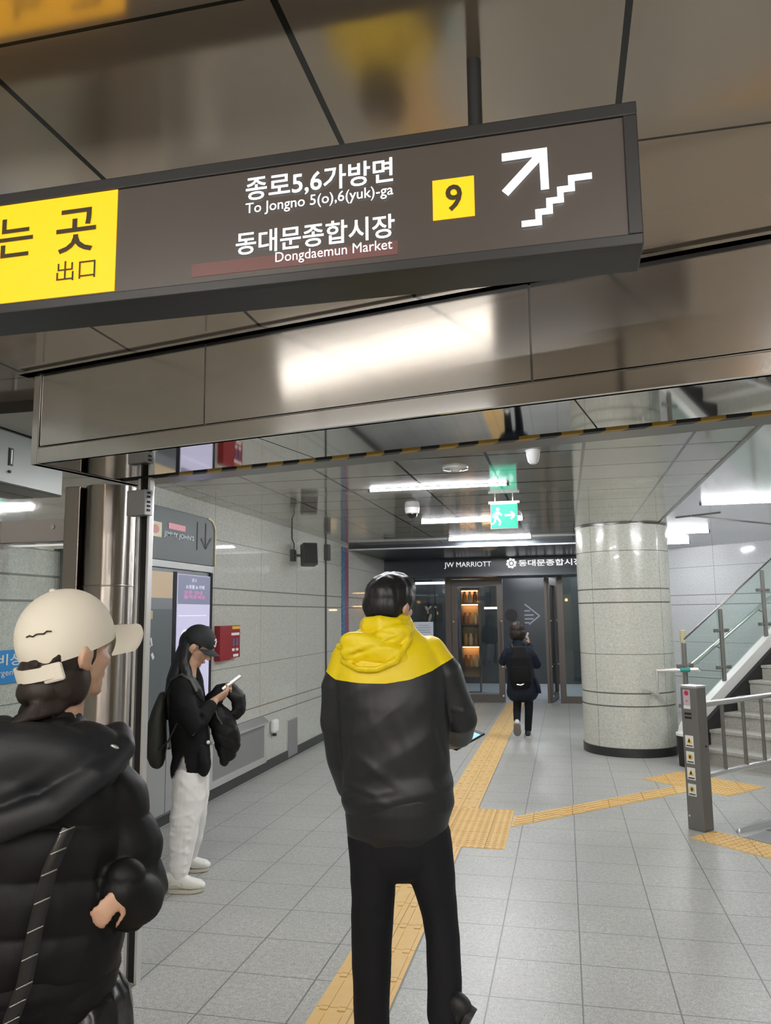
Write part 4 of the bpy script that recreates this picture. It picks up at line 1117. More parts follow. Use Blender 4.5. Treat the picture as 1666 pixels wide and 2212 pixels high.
def jp(me):
    wrinkle(me, .0046, (4, 4, 8), 1.7, [
        ((-.12, -.16, 1.33), (.02, -.17, 1.12), .02, .004), ((.0, -.16, 1.30), (.12, -.16, 1.05), .022, .005), ((-.17, -.12, 1.17), (.05, -.17, 1.02), .018, .005),
        ((-.20, -.06, 1.02), (-.02, -.16, .985), .010, .006), ((-.20, -.08, .99), (.0, -.16, 1.03), .009, .005), ((-.20, -.05, 1.055), (-.05, -.16, 1.01), .011, .005),
        ((.15, -.12, 1.30), (.19, -.08, 1.12), .016, -.007), ((-.16, -.12, 1.33), (-.175, -.08, 1.12), .016, -.007),
        ((.20, -.04, 1.31), (.29, -.04, 1.28), .010, .007), ((.19, -.03, 1.23), (.28, -.06, 1.25), .010, .006), ((.20, -.02, 1.20), (.27, -.04, 1.17), .008, .005),
        ((.10, -.14, 1.10), (.18, -.10, .98), .015, .004)], rot=(0, .5, 0))
jk = fuse('jacket', bm, .0068, M['jacket'], man, 5, jp)
YT = [(-.30, 1.452), (-.255, 1.44), (-.215, 1.413), (-.12, 1.404), (-.03, 1.402), (.06, 1.415), (.142, 1.443), (.19, 1.468), (.235, 1.490), (.30, 1.50)]
split_mesh(jk, 'yoke', lambda x, y: interp(x, YT), M['jacket_yellow'], jk)
bm = bmesh.new()                                        # gathered hem band
tube(bm, [(.010, 0, .882), (.012, 0, .905), (.014, 0, .955), (.014, 0, .975)], [(.193, .150), (.197, .154), (.196, .154), (.18, .140)], 40, side=(1, 0, 0), power=2.3)
def hemp(me):
    co, no = arrays(me); co[:, 2] += np.where(co[:, 0] > .05, (co[:, 0] - .05) * .22, 0) + np.where(co[:, 1] < 0, -co[:, 1] * .22, 0); setco(me, co)
fuse('hem_band', bm, .006, M['jacket'], jk, 3, hemp)
bm = bmesh.new()                                        # hood lying on the back
tube(bm, [(-.115, .02, 1.60), (-.10, -.06, 1.605), (-.045, -.095, 1.610), (.02, -.085, 1.605), (.070, -.04, 1.595), (.075, .03, 1.58)], [(.034, .013), (.038, .016), (.036, .016), (.034, .015), (.032, .014), (.03, .012)], 14, side=(0, 0, 1))
ell(bm, (-.065, -.105, 1.515), (.140, .034, .060), (.25, R(20), 0))
ell(bm, (-.02, -.092, 1.555), (.100, .032, .050), (.35, R(-25), 0))
ell(bm, (-.115, -.085, 1.508), (.080, .038, .046), (.25, R(8), .3))
tube(bm, [(-.190, -.080, 1.482), (-.13, -.140, 1.456), (-.06, -.150, 1.452), (.01, -.143, 1.482), (.058, -.105, 1.55), (.070, -.05, 1.60)], [(.008, .012)] * 6, 12)
tube(bm, [(-.205, -.05, 1.535), (-.15, -.108, 1.522), (-.07, -.130, 1.535), (.01, -.118, 1.575)], [.010, .012, .012, .008], 12)
def hoodp(me):
    wrinkle(me, .003, (12, 12, 18), 5.0, [((-.17, -.13, 1.495), (.03, -.13, 1.57), .009, -.011), ((-.12, -.17, 1.475), (.04, -.15, 1.52), .009, .007), ((-.09, -.16, 1.49), (-.055, -.17, 1.455), .007, .006), ((-.06, -.16, 1.49), (-.03, -.17, 1.455), .006, .005), ((-.2, -.1, 1.51), (-.09, -.16, 1.53), .009, .007), ((-.06, -.13, 1.60), (.05, -.11, 1.575), .008, -.005)])
fuse('hood', bm, .0055, M['jacket_yellow'], jk, 3, hoodp)
bm = bmesh.new()
tube(bm, [(.012, 0, .99), (.014, 0, .90), (.014, 0, .80)], [(.172, .12), (.180, .128), (.168, .125)], 30, side=(1, 0, 0))
tube(bm, [(-.080, 0, .84), (-.082, .0, .74), (-.084, 0, .62), (-.090, .0, .46), (-.092, .0, .24), (-.090, .0, .065)], [(.096, .112), (.086, .10), (.079, .09), (.073, .08), (.064, .07), (.060, .066)], 22, side=(1, 0, 0))
tube(bm, [(.108, 0, .84), (.126, .0, .74), (.147, .0, .64), (.160, -.005, .56), (.168, -.03, .48), (.168, -.085, .38), (.160, -.135, .285)], [(.098, .112), (.090, .10), (.074, .09), (.064, .08), (.060, .070), (.060, .066), (.058, .062)], 22, side=(1, 0, 0))
def tp(me): wrinkle(me, .0022, (5, 5, 10), 8.0, [((-.15, -.05, .55), (-.03, -.08, .66), .014, .005), ((-.15, -.05, .48), (-.03, -.08, .58), .012, .004)], rot=(0, .7, 0))
fuse('trousers', bm, .0068, M['trouser'], man, 5, tp)
M['shoe_black'] = pm('black_shoe', (.018, .018, .02), .5); M['sole_black'] = pm('black_sole', (.03, .03, .032), .6)
sneaker('shoe', (-.09, -.075, 0), (-.10, .195, 0), man, M['shoe_black'], M['sole_black'])
sneaker('shoe', (.262, -.19, .312), (.196, -.04, .110), man, M['shoe_black'], M['sole_black'], .05, .08, up=(-.75, .25, .6))
ph = thing('mobile_phone', 'phone with blue lit screen held out by the man', 'phone', (0, 0, 0))
Mm = MF((-.643, 2.95, 0), R(12.30)) @ Matrix.Translation((.300, .335, 1.128)) @ Euler((R(22), R(4), R(-64))).to_matrix().to_4x4()
ph.matrix_world = Mm
obj('case', B(-.037, -.075, -.005, .037, .075, .004), M['black'], ph, bevel=.003)
obj('screen', B(-.033, -.07, .003, .033, .055, .0048), M['phone_blue'], ph)

# ---- the nearest person in the white cap
wc = thing('person', 'person in white cap and black padded jacket, nearest at the left edge', 'person', (-1.077, 1.582, .0085), R(34.23))
M['puffer'] = pm('black_padded_fabric', (.0035, .0035, .0045), .58, bump=.2, bs=300, spec=.3)
M['puffer_hood'] = pm('charcoal_padded_fabric', (.010, .011, .014), .52, bump=.2, bs=300, spec=.4)
M['leather'] = pm('black_leather', (.010, .010, .011), .22, bump=.3, bs=40)
M['cap_white'] = pm('cream_cotton', (.80, .745, .63), .8, bump=.25, bs=700)
hf = (math.sin(R(54)), math.cos(R(54)), .02)
bm = bmesh.new()
head(bm, (-.014, .0, 1.577), hf, .95)
tube(bm, [(-.045, 0, 1.33), (-.042, .0, 1.40), (-.03, .0, 1.47), (-.02, .0, 1.52)], [.075, .066, .056, .055], 16)
tube(bm, [(-.05, 0, .80), (-.05, 0, .95), (-.05, 0, 1.10), (-.05, 0, 1.25), (-.05, 0, 1.34)], [(.14, .10), (.13, .10), (.13, .10), (.15, .09), (.08, .05)], 20, side=(1, 0, 0))
tube(bm, [(.07, 0, 1.29), (.125, -.03, 1.07), (.112, -.145, 1.085)], [.045, .04, .026], 12)
tube(bm, [(-.17, 0, 1.29), (-.22, .0, 1.06), (-.20, .15, .92)], [.045, .04, .028], 12)
tube(bm, [(.02, 0, .82), (.02, .0, .45), (.02, .0, .09)], [.08, .055, .04], 14)
tube(bm, [(-.13, 0, .82), (-.13, .10, .45), (-.13, .10, .09)], [.08, .055, .04], 14)
hand(bm, (.108, -.158, 1.090), (-.70, -.12, -.70), (.1, .98, -.1), 1, .42, .55, .12)
hand(bm, (-.20, .17, .905), (.1, .5, -.8), (.9, 0, 0), 1, .5, .9)
fuse('body', bm, .0055, M['skin'], wc, 3)
f_, l_, u_ = frame(hf); hc = Vector((-.014, .0, 1.578))
bm = bmesh.new()
ell(bm, hc - f_ * .022, (.078, .081, .085), (0, 0, R(36)))
ell(bm, hc - f_ * .042 + Vector((0, 0, -.050)), (.064, .060, .066), (0, 0, R(36)))
ell(bm, hc - f_ * .062 + Vector((0, .0, -.086)), (.048, .052, .036), (0, R(-25), R(36)))
ell(bm, hc - f_ * .02 - l_ * .045 + Vector((0, 0, -.075)), (.046, .026, .050), (0, R(-20), R(36)))
ell(bm, hc + f_ * .030 - l_ * .068 + Vector((0, 0, .016)), (.018, .008, .018))
for i in range(9):
    q = i / 8; p0 = hc - f_ * (.075 - .06 * q) - l_ * (.03 + .02 * q) + Vector((0, 0, -.10)); tube(bm, [p0, p0 - f_ * .025 + Vector((-.012, 0, -.035)), p0 - f_ * .06 + Vector((-.012, 0, -.050 + .012 * q))], [.012, .009, .003], 8)
def hp2(me): wrinkle(me, .004, (24, 24, 8), 9.3, rot=(0, -.7, 0))
fuse('hair', bm, .005, M['hair_brown'], wc, 3, hp2)
cp, Mx, strip = cap(wc, (-.020, .0, 1.600), (hf[0], hf[1], .32), (-.12, 0, 1), (.112, .094, .107), M['cap_white'], brim=.090, brim_w=.076, drop=.040, cut=-.036, tilt=-.012, bz=.026)
ob = bmesh.new(); ell(ob, Mx @ Vector((-.105, -.016, -.026)), (.007, .024, .013), (0, R(8), R(36))); obj('opening', ob, M['hair_brown'], cp, smooth=True)
bs_ = strip(-.062, -.034, 1.11, R(140), R(228)); obj('strap', bs_, M['cap_white'], cp, smooth=True)
bb = bmesh.new(); Mb = Mx @ Matrix.Rotation(R(214), 4, 'Z') @ Matrix.Translation((.108, 0, -.050)); box(bb, -.006, -.024, -.022, .008, .022, .018, Mb); obj('strap_tab', bb, M['cap_white'], cp, bevel=.006)
bb = bmesh.new(); Mb = Mx @ Matrix.Rotation(R(201), 4, 'Z') @ Matrix.Translation((.114, 0, -.048)); box(bb, -.005, -.006, -.017, .005, .006, .015, Mb); obj('buckle', bb, pm('buckle_brown', (.14, .10, .09), .4, .3), cp, bevel=.002)
bb = bmesh.new()
for i in range(7):
    a = R(196 + i * 4.5); b_ = R(196 + (i + 1) * 4.5); z = .034 + .002 * math.sin(i * 2.3)
    def on(a, z): e = math.sqrt(max(.01, 1 - (z / .112) ** 2)) * 1.012; return Mx @ Vector((.112 * e * math.cos(a), .094 * e * math.sin(a), z))
    tube(bb, [on(a, z), on(b_, .034 + .002 * math.sin((i + 1) * 2.3))], .0016, 6)
obj('embroidery', bb, M['lash'], cp, smooth=True)
bm = bmesh.new()                                        # padded jacket
tube(bm, [(-.055, 0, .905), (-.055, 0, .98), (-.052, 0, 1.08), (-.052, 0, 1.18), (-.052, 0, 1.27), (-.05, 0, 1.34), (-.048, 0, 1.40)], [(.172, .130), (.182, .145), (.182, .148), (.180, .145), (.172, .130), (.130, .105), (.080, .075)], 36, side=(1, 0, 0), power=2.4)
tube(bm, [(.045, 0, 1.30), (.085, -.01, 1.24), (.118, -.02, 1.13), (.135, -.03, 1.035), (.130, -.085, 1.045), (.116, -.130, 1.095)], [.072, .078, .080, .076, .064, .046], 22)
tube(bm, [(-.145, 0, 1.30), (-.19, .0, 1.22), (-.22, .0, 1.06), (-.20, .14, .93)], [.072, .078, .076, .055], 22)
def pp(me):
    co, no = arrays(me); z = co[:, 2] + .018 * np.sin(co[:, 0] * 9) - .05 * co[:, 0]
    d = .012 * (np.abs(np.sin(np.pi * (z - .905) / .105)) ** .6 - .7); setco(me, co + no * d[:, None])
    wrinkle(me, .004, (14, 14, 9), 2.2)
jw = fuse('jacket', bm, .0065, M['puffer'], wc, 4, pp)
bm = bmesh.new()                                        # wide padded hood on the shoulders
tube(bm, [(-.145, .02, 1.412), (-.130, -.07, 1.405), (-.05, -.105, 1.395), (.02, -.09, 1.390), (.060, -.02, 1.385), (.05, .05, 1.38)], [(.020, .030), (.024, .036), (.026, .036), (.024, .034), (.020, .03), (.018, .03)], 14, side=(0, 0, 1))
ell(bm, (-.07, -.115, 1.345), (.170, .062, .085), (.25, R(8), 0))
ell(bm, (-.13, -.105, 1.305), (.13, .070, .075), (.2, R(2), 0))
ell(bm, (.045, -.085, 1.365), (.080, .060, .048), (.2, R(28), 0))
tube(bm, [(-.22, -.12, 1.245), (-.12, -.18, 1.245), (-.03, -.185, 1.275), (.05, -.155, 1.325), (.105, -.09, 1.365), (.10, -.02, 1.385)], [(.022, .03)] * 6, 14)
def hoodw(me): wrinkle(me, .004, (7, 7, 12), 6.4, [((-.02, -.17, 1.30), (.09, -.11, 1.37), .011, -.009), ((-.12, -.18, 1.30), (.06, -.12, 1.40), .012, .007), ((-.05, -.17, 1.34), (.08, -.1, 1.395), .009, .006)], rot=(0, .4, 0))
hw = fuse('hood', bm, .006, M['puffer_hood'], jw, 4, hoodw)
obj('zip_pull', ell(bmesh.new(), (.086, -.128, 1.372), (.010, .006, .004), (0, R(25), 0), 2), M['rail_steel'] if 'rail_steel' in M else M['steel_rail'], hw, smooth=True)
bm = bmesh.new()
tube(bm, [(-.052, 0, .925), (-.052, 0, .90), (-.052, 0, .88)], [(.170, .136), (.174, .138), (.167, .132)], 36, side=(1, 0, 0)); fuse('hem_band', bm, .006, M['puffer'], jw, 3)
bm = bmesh.new()
tube(bm, [(-.05, 0, .93), (-.045, 0, .86), (-.042, 0, .78)], [(.140, .098), (.148, .104), (.160, .115)], 28, side=(1, 0, 0))
tube(bm, [(.045, 0, .80), (.050, -.02, .62), (.052, .0, .42), (.05, .0, .07)], [(.100, .100), (.106, .102), (.105, .10), (.105, .10)], 22, side=(1, 0, 0))
tube(bm, [(-.135, 0, .80), (-.138, .05, .62), (-.14, .09, .42), (-.14, .09, .07)], [(.105, .115), (.105, .105), (.10, .10), (.10, .10)], 22, side=(1, 0, 0))
def lp_(me): wrinkle(me, .007, (16, 16, 3.5), 4.4)
fuse('trousers', bm, .0075, M['leather'], wc, 4, lp_)
sneaker('shoe', (.045, -.08, 0), (.06, .18, 0), wc, M['shoe_black'], M['sole_black']); sneaker('shoe', (-.14, .0, 0), (-.14, .26, 0), wc, M['shoe_black'], M['sole_black'])
t = thing('shoulder_bag', 'black shoulder bag with glinting strap worn by the person in the white cap', 'bag', (-1.077, 1.582, 0), R(34.23))
bm = bmesh.new(); pts = [(.0, -.178, 1.235), (-.03, -.185, 1.16), (-.05, -.188, 1.06), (-.065, -.182, .96), (-.085, -.178, .90), (-.10, -.185, .83)]
tube(bm, pts, [(.014, .005)] * 6, 10, side=(1, 0, 0)); obj('strap', bm, M['leather'], t, smooth=True)
bm = bmesh.new()
for i in range(11):
    q = i / 10 * 4.99; k = int(q); fq = q - k; p = Vector(pts[k]).lerp(Vector(pts[k + 1]), fq) + Vector((0, -.006, 0)); tube(bm, [p + Vector((-.013, 0, -.004)), p + Vector((.013, 0, .005))], .0016, 6)
obj('studs', bm, M['steel_dark'], t, smooth=True)
bm = bmesh.new(); tube(bm, [(-.20, -.20, .70), (-.11, -.215, .70), (-.02, -.20, .70)], [(.11, .03), (.12, .045), (.11, .03)], 20, side=(0, 0, 1), power=3); fuse('bag_body', bm, .006, M['leather'], t, 3, lambda me: wrinkle(me, .004, (12, 12, 12), 1.0))

# ---- the woman with the phone by the wall
wm = thing('person', 'woman in black cap and white trousers looking down at her phone by the wall', 'person', (-2.33, 4.75, 0), R(26.13))
M['coat'] = pm('black_coat', (.005, .005, .006), .8, spec=.25)
M['pants_white'] = pm('white_nylon', (.88, .875, .87), .45, bump=.15, bs=300)
M['shoe_white'] = pm('white_shoe', (.82, .81, .76), .5); M['sole_cream'] = pm('cream_sole', (.62, .58, .48), .6)
M['cap_black'] = pm('black_cotton', (.010, .012, .014), .75)
bm = bmesh.new()
hf = (.82, -.19, -.53); hc = (.0, 0, 1.46)
head(bm, hc, hf, .95)
tube(bm, [(-.07, .01, 1.22), (-.055, .005, 1.33), (-.015, .0, 1.41)], [.058, .050, .050], 16)
tube(bm, [(-.03, .02, .66), (-.03, .02, .80), (-.05, .01, 1.0), (-.07, .01, 1.17), (-.08, .01, 1.25)], [(.09, .13), (.09, .12), (.085, .12), (.085, .15), (.05, .08)], 20, side=(1, 0, 0))
tube(bm, [(-.09, -.15, 1.21), (-.01, -.19, .95), (.105, -.115, 1.115)], [.042, .036, .026], 12)
tube(bm, [(-.07, .17, 1.21), (.06, .20, .99), (.145, .065, 1.125)], [.042, .036, .026], 12)
tube(bm, [(-.035, -.07, .68), (-.06, -.10, .38), (-.085, -.14, .08)], [.075, .05, .036], 14)
tube(bm, [(-.01, .10, .68), (.0, .14, .38), (-.035, .24, .08)], [.075, .05, .036], 14)
hand(bm, (.106, -.105, 1.122), (.80, .34, .42), (-.35, .55, .70), -1, .55, 1.0)
hand(bm, (.138, .060, 1.128), (.74, -.42, .45), (-.35, -.60, .70), 1, .55, .98)
fuse('body', bm, .0045, M['skin'], wm, 3)
f_, l_, u_ = frame(hf); hcv = Vector(hc)
bm = bmesh.new()
for a, b_, h, r_ in ((.083, -.030, -.004, .012), (.083, .030, -.004, .012)): tube(bm, [hcv + f_ * a + l_ * (b_ - .014) + u_ * h, hcv + f_ * (a + .004) + l_ * b_ + u_ * (h - .003), hcv + f_ * a + l_ * (b_ + .014) + u_ * h], .0025, 6)
for b_ in (-.030, .030): tube(bm, [hcv + f_ * .082 + l_ * (b_ - .018) + u_ * .022, hcv + f_ * .086 + l_ * b_ + u_ * .026, hcv + f_ * .080 + l_ * (b_ + .018) + u_ * .022], .003, 6)
obj('brows_and_lashes', bm, M['lash'], wm, smooth=True)
bm = bmesh.new(); P_ = hcv + f_ * .086 + u_ * -.068; tube(bm, [P_ - l_ * .02, P_ + f_ * .006, P_ + l_ * .02], .0055, 8); obj('lips', bm, M['lip'], wm, smooth=True)
bm = bmesh.new()                                        # long hair
ell(bm, hcv - f_ * .030 + u_ * .03, (.084, .083, .082))
ell(bm, hcv - f_ * .068 - u_ * .03, (.050, .070, .085))
tube(bm, [hcv - f_ * .06 - u_ * .02, (-.105, .0, 1.36), (-.145, -.01, 1.24), (-.165, -.02, 1.10), (-.17, -.03, 1.02)], [(.055, .075), (.055, .085), (.050, .09), (.04, .08), (.02, .05)], 18, side=(1, 0, 0))
tube(bm, [hcv - f_ * .062 - l_ * .060 - u_ * .01, (-.085, -.080, 1.36), (-.060, -.125, 1.27), (.0, -.150, 1.19), (.040, -.145, 1.12)], [(.028, .012), (.034, .016), (.034, .016), (.024, .012), (.010, .006)], 12, side=(1, 0, 0))
tube(bm, [hcv - f_ * .035 + l_ * .072, (-.03, .09, 1.33), (.015, .10, 1.22), (.045, .09, 1.12)], [(.028, .012), (.032, .016), (.026, .014), (.010, .006)], 12, side=(1, 0, 0))
tube(bm, [hcv + f_ * .028 - l_ * .074 + u_ * .025, hcv + f_ * .022 - l_ * .077 + u_ * .0], [.009, .005], 8)
fuse('hair', bm, .0048, M['hair'], wm, 3, lambda me: wrinkle(me, .004, (26, 26, 5), 2.0))
cp, Mx, strip = cap(wm, hcv - f_ * .014 + u_ * .036, hf, (0, 0, 1), (.108, .093, .100), M['cap_black'], brim=.072, brim_w=.078, drop=.024, cut=-.012)
obj('strap', strip(-.028, -.012, 1.0, R(130), R(230)), M['cap_black'], cp, smooth=True)
bm = bmesh.new()
def onc(y, z): return Mx @ Vector((.108 * math.sqrt(max(.01, 1 - (y / .093) ** 2 - (z / .1) ** 2)) * 1.012, y, z))
for p, q in (((-.018, .052), (.0, .060)), ((.0, .060), (.012, .048)), ((.012, .048), (-.004, .036)), ((-.004, .036), (.012, .026)), ((.012, .026), (.0, .014)), ((.0, .014), (-.018, .022))): tube(bm, [onc(*p), onc(*q)], .004, 6)
obj('emblem', bm, M['white'], cp, smooth=True)
bm = bmesh.new()                                        # black jacket
tube(bm, [(-.028, .02, .735), (-.035, .02, .85), (-.055, .01, 1.0), (-.075, .01, 1.14), (-.088, .01, 1.22), (-.085, .01, 1.275)], [(.115, .175), (.118, .185), (.118, .185), (.112, .180), (.095, .150), (.06, .085)], 32, side=(1, 0, 0), power=2.3)
tube(bm, [(-.095, -.145, 1.215), (-.065, -.19, 1.09), (-.010, -.205, .965), (.030, -.175, 1.03), (.076, -.135, 1.085)], [.070, .068, .066, .056, .044], 20)
tube(bm, [(-.075, .165, 1.215), (-.02, .21, 1.09), (.06, .215, .98), (.100, .15, 1.05), (.122, .095, 1.098)], [.070, .068, .064, .054, .042], 20)
tube(bm, [(-.11, -.07, .80), (-.125, -.07, .72), (-.13, -.06, .69)], [(.03, .08), (.026, .085), (.02, .08)], 16, side=(1, 0, 0))
tube(bm, [(.03, -.05, .80), (.045, -.07, .72), (.045, -.07, .705)], [(.05, .12), (.045, .12), (.04, .11)], 16, side=(1, 0, 0))
def coat_post(me):
    wrinkle(me, .006, (8, 8, 9), 7.7, [((-.02, -.23, .97), (.06, -.18, 1.04), .012, -.008), ((-.07, -.22, 1.08), (.02, -.23, 1.0), .012, .007)])
    b_ = bmesh.new(); b_.from_mesh(me)
    dl = [f for f in b_.faces for c in (f.calc_center_median(),) if c.y < -.04 and c.z < .805 and abs(c.x + .085 - .12 * (c.z - .74)) < .036 * (.815 - c.z) / .12]
    bmesh.ops.delete(b_, geom=dl, context='FACES'); b_.to_mesh(me); b_.free()
jw2 = fuse('jacket', bm, .0065, M['coat'], wm, 4, coat_post)
bm = bmesh.new(); ell(bm, (.072, -.125, .868), (.012, .006, .012), sub=2); obj('button', bm, M['white'], jw2, smooth=True)
bm = bmesh.new(); tube(bm, [(-.10, -.08, 1.275), (-.09, .02, 1.30), (-.06, .07, 1.285), (-.01, .05, 1.25)], [.022] * 4, 12); tube(bm, [(-.10, -.08, 1.275), (-.05, -.10, 1.26), (.0, -.06, 1.22)], [.022, .022, .016], 12); fuse('collar', bm, .006, M['coat'], jw2, 3)
bm = bmesh.new()                                        # loose white trousers
tube(bm, [(-.03, .02, .78), (-.03, .02, .68), (-.03, .02, .60)], [(.095, .14), (.10, .15), (.095, .14)], 24, side=(1, 0, 0))
tube(bm, [(-.035, -.065, .66), (-.040, -.085, .52), (-.065, -.105, .36), (-.078, -.125, .22), (-.086, -.138, .13), (-.086, -.14, .085)], [(.104, .088), (.100, .088), (.090, .080), (.072, .066), (.058, .055), (.044, .046)], 22, side=(1, 0, 0))
tube(bm, [(-.005, .10, .66), (.0, .12, .52), (-.005, .15, .38), (-.015, .20, .22), (-.030, .235, .13), (-.032, .24, .085)], [(.090, .085), (.085, .08), (.078, .075), (.066, .064), (.058, .056), (.048, .048)], 22, side=(1, 0, 0))
fuse('trousers', bm, .006, M['pants_white'], wm, 3, lambda me: wrinkle(me, .0062, (9, 9, 11), 3.4, [((-.10, -.15, .66), (.04, -.16, .52), .016, .006), ((-.12, -.14, .50), (.02, -.18, .40), .012, .007), ((-.15, -.15, .38), (.0, -.19, .37), .010, -.008), ((-.15, -.16, .21), (-.02, -.19, .26), .010, .008), ((-.15, -.16, .13), (-.03, -.19, .12), .009, .008), ((-.05, -.19, .34), (-.06, -.20, .12), .010, .006), ((-.15, -.14, .42), (.0, -.18, .46), .014, .009), ((-.16, -.14, .34), (.0, -.19, .30), .013, .010), ((-.15, -.16, .26), (-.01, -.19, .22), .012, .009), ((-.15, -.15, .16), (-.03, -.19, .17), .010, .008), ((.02, -.14, .62), (.03, -.16, .45), .012, -.007)], rot=(0, .5, 0)))
sneaker('shoe', (-.158, -.135, 0), (.062, -.175, 0), wm, M['shoe_white'], M['sole_cream'], .046, .105)
sneaker('shoe', (-.115, .255, 0), (.098, .215, 0), wm, M['shoe_white'], M['sole_cream'], .046, .105)
MW = MF((-2.33, 4.75, 0), R(26.13))
ph = thing('mobile_phone', 'pale lit phone held in both hands by the woman in the black cap', 'phone', (0, 0, 0))
yv = Vector((.78, .06, .56)).normalized(); zv = Vector((-.56, -.12, .80)); zv = (zv - yv * zv.dot(yv)).normalized(); xv = yv.cross(zv)
Mp = Matrix(((xv.x, yv.x, zv.x, .216), (xv.y, yv.y, zv.y, -.022), (xv.z, yv.z, zv.z, 1.222), (0, 0, 0, 1)))
ph.matrix_world = MW @ Mp
obj('case', B(-.036, -.074, -.005, .036, .074, .004), pm('phone_case', (.35, .27, .25), .4), ph, bevel=.003)
obj('screen', B(-.033, -.07, .003, .033, .07, .0048), M['phone_white'], ph)
bp = thing('backpack', 'dark olive backpack with dangling charms on the woman by the wall', 'backpack', (-2.33, 4.75, 0), R(26.13))
M['olive'] = pm('dark_olive_nylon', (.022, .023, .018), .6, bump=.2, bs=300)
bm = bmesh.new(); tube(bm, [(-.215, .01, 1.15), (-.235, .01, 1.05), (-.250, .01, .93), (-.252, .01, .82), (-.240, .01, .765)], [(.025, .09), (.045, .125), (.062, .145), (.066, .15), (.05, .14)], 28, side=(1, 0, 0), power=2.6)
fuse('bag_body', bm, .006, M['olive'], bp, 3, lambda me: wrinkle(me, .005, (8, 8, 5), 4.0))
bm = bmesh.new(); tube(bm, [(-.20, -.11, 1.15), (-.16, -.15, 1.26), (-.10, -.165, 1.295), (-.04, -.175, 1.26), (-.005, -.185, 1.19)], [(.020, .006)] * 5, 10, side=(0, 1, 0))
obj('strap', bm, M['olive'], bp, smooth=True)
bm = bmesh.new(); tube(bm, [(-.22, -.14, .84), (-.165, -.205, .90), (-.12, -.215, 1.0)], [(.014, .005)] * 3, 10, side=(0, 1, 0)); obj('strap', bm, M['olive'], bp, smooth=True)
bm = bmesh.new(); tube(bm, [(-.30, .0, .98), (-.325, -.01, .985), (-.335, -.01, .955), (-.315, -.01, .93)], .006, 8); obj('grab_loop', bm, M['black'], bp, smooth=True)
M['charm_pink'] = pm('charm_pink', (.42, .20, .22), .5)
for c, r_, m_, n_ in (((-.322, -.12, .935), (.012, .01, .022), 'charm_pink', 'charm'), ((-.320, -.125, .885), (.011, .009, .012), 'white', 'charm'), ((-.325, -.125, .838), (.018, .012, .018), 'charm_pink', 'charm')):
    obj(n_, ell(bmesh.new(), c, r_, sub=2), M[m_], bp, smooth=True)
obj('tag_plate', B(-.330, -.140, .770, -.296, -.130, .818), M['white'], bp, bevel=.003)
obj('charm_cord', tube(bmesh.new(), [(-.300, -.115, .97), (-.322, -.125, .89), (-.315, -.135, .80)], .004, 6), M['black'], bp, smooth=True)
dj = thing('jacket', 'black padded jacket draped over the forearm of the woman by the wall', 'jacket', (-2.33, 4.75, 0), R(26.13))
bm = bmesh.new()
tube(bm, [(.07, .06, 1.10), (.14, .05, 1.165), (.21, .04, 1.175), (.262, .03, 1.115), (.270, .02, 1.05), (.245, .01, 1.015)], [(.035, .05), (.042, .06), (.042, .06), (.042, .06), (.038, .05), (.025, .04)], 18)
tube(bm, [(.10, .03, 1.06), (.15, .01, .99), (.185, .0, .90), (.20, .0, .82), (.195, .0, .77)], [(.060, .07), (.080, .07), (.084, .065), (.078, .06), (.055, .045)], 20, side=(1, 0, 0))
tube(bm, [(.135, -.01, .95), (.160, -.01, .84), (.175, -.01, .755), (.178, -.01, .725)], [(.045, .045), (.040, .042), (.030, .034), (.026, .03)], 16, side=(1, 0, 0))
def djp(me):
    co, no = arrays(me); d = .0035 * (np.abs(np.sin(np.pi * (co[:, 2] + .5 * co[:, 0]) / .075)) ** .6 - .6); setco(me, co + no * d[:, None]); wrinkle(me, .006, (14, 14, 14), 8.1)
fuse('cloth', bm, .0058, M['puffer'], dj, 3, djp)
obj('lining_edge', tube(bmesh.new(), [(.105, -.055, 1.08), (.125, -.065, 1.02), (.155, -.065, .97)], .006, 8), M['steel_dark'], dj, smooth=True)

# ---- the person far ahead, walking to the doors
fp = thing('person', 'person in navy coat with dark backpack walking towards the far glass doors', 'person', (-.561, 10.936, 0), R(2.94))
M['navy'] = pm('navy_coat', (.0055, .010, .021), .7, spec=.3); M['slim'] = pm('dark_slim_trousers', (.005, .006, .009), .8, spec=.25)
bm = bmesh.new()
head(bm, (-.072, .015, 1.42), (.12, .99, -.05), .92)
tube(bm, [(-.075, 0, 1.18), (-.075, .0, 1.28), (-.072, .01, 1.36)], [.056, .05, .05], 14)
tube(bm, [(-.04, 0, .60), (-.05, 0, .80), (-.07, 0, 1.05), (-.07, 0, 1.17)], [(.13, .09), (.12, .09), (.14, .09), (.13, .06)], 18, side=(1, 0, 0))
tube(bm, [(-.21, 0, 1.16), (-.30, .0, .995), (-.285, .16, .97)], [.04, .035, .026], 12)
tube(bm, [(.07, 0, 1.16), (.17, .02, .96), (.075, .16, 1.22)], [.04, .035, .026], 12)
hand(bm, (-.285, .17, .97), (.1, .9, -.2), (.9, 0, 0), 1, .5, .88); hand(bm, (.070, .165, 1.235), (-.15, -.1, .95), (-.8, .2, .1), 1, .6, .88)
tube(bm, [(-.11, 0, .62), (-.11, .02, .42), (-.118, -.19, .235)], [.07, .046, .034], 12)
tube(bm, [(.045, 0, .62), (.040, .02, .36), (.020, .0, .09)], [.07, .046, .034], 12)
fuse('body', bm, .0055, M['skin'], fp, 3)
bm = bmesh.new()
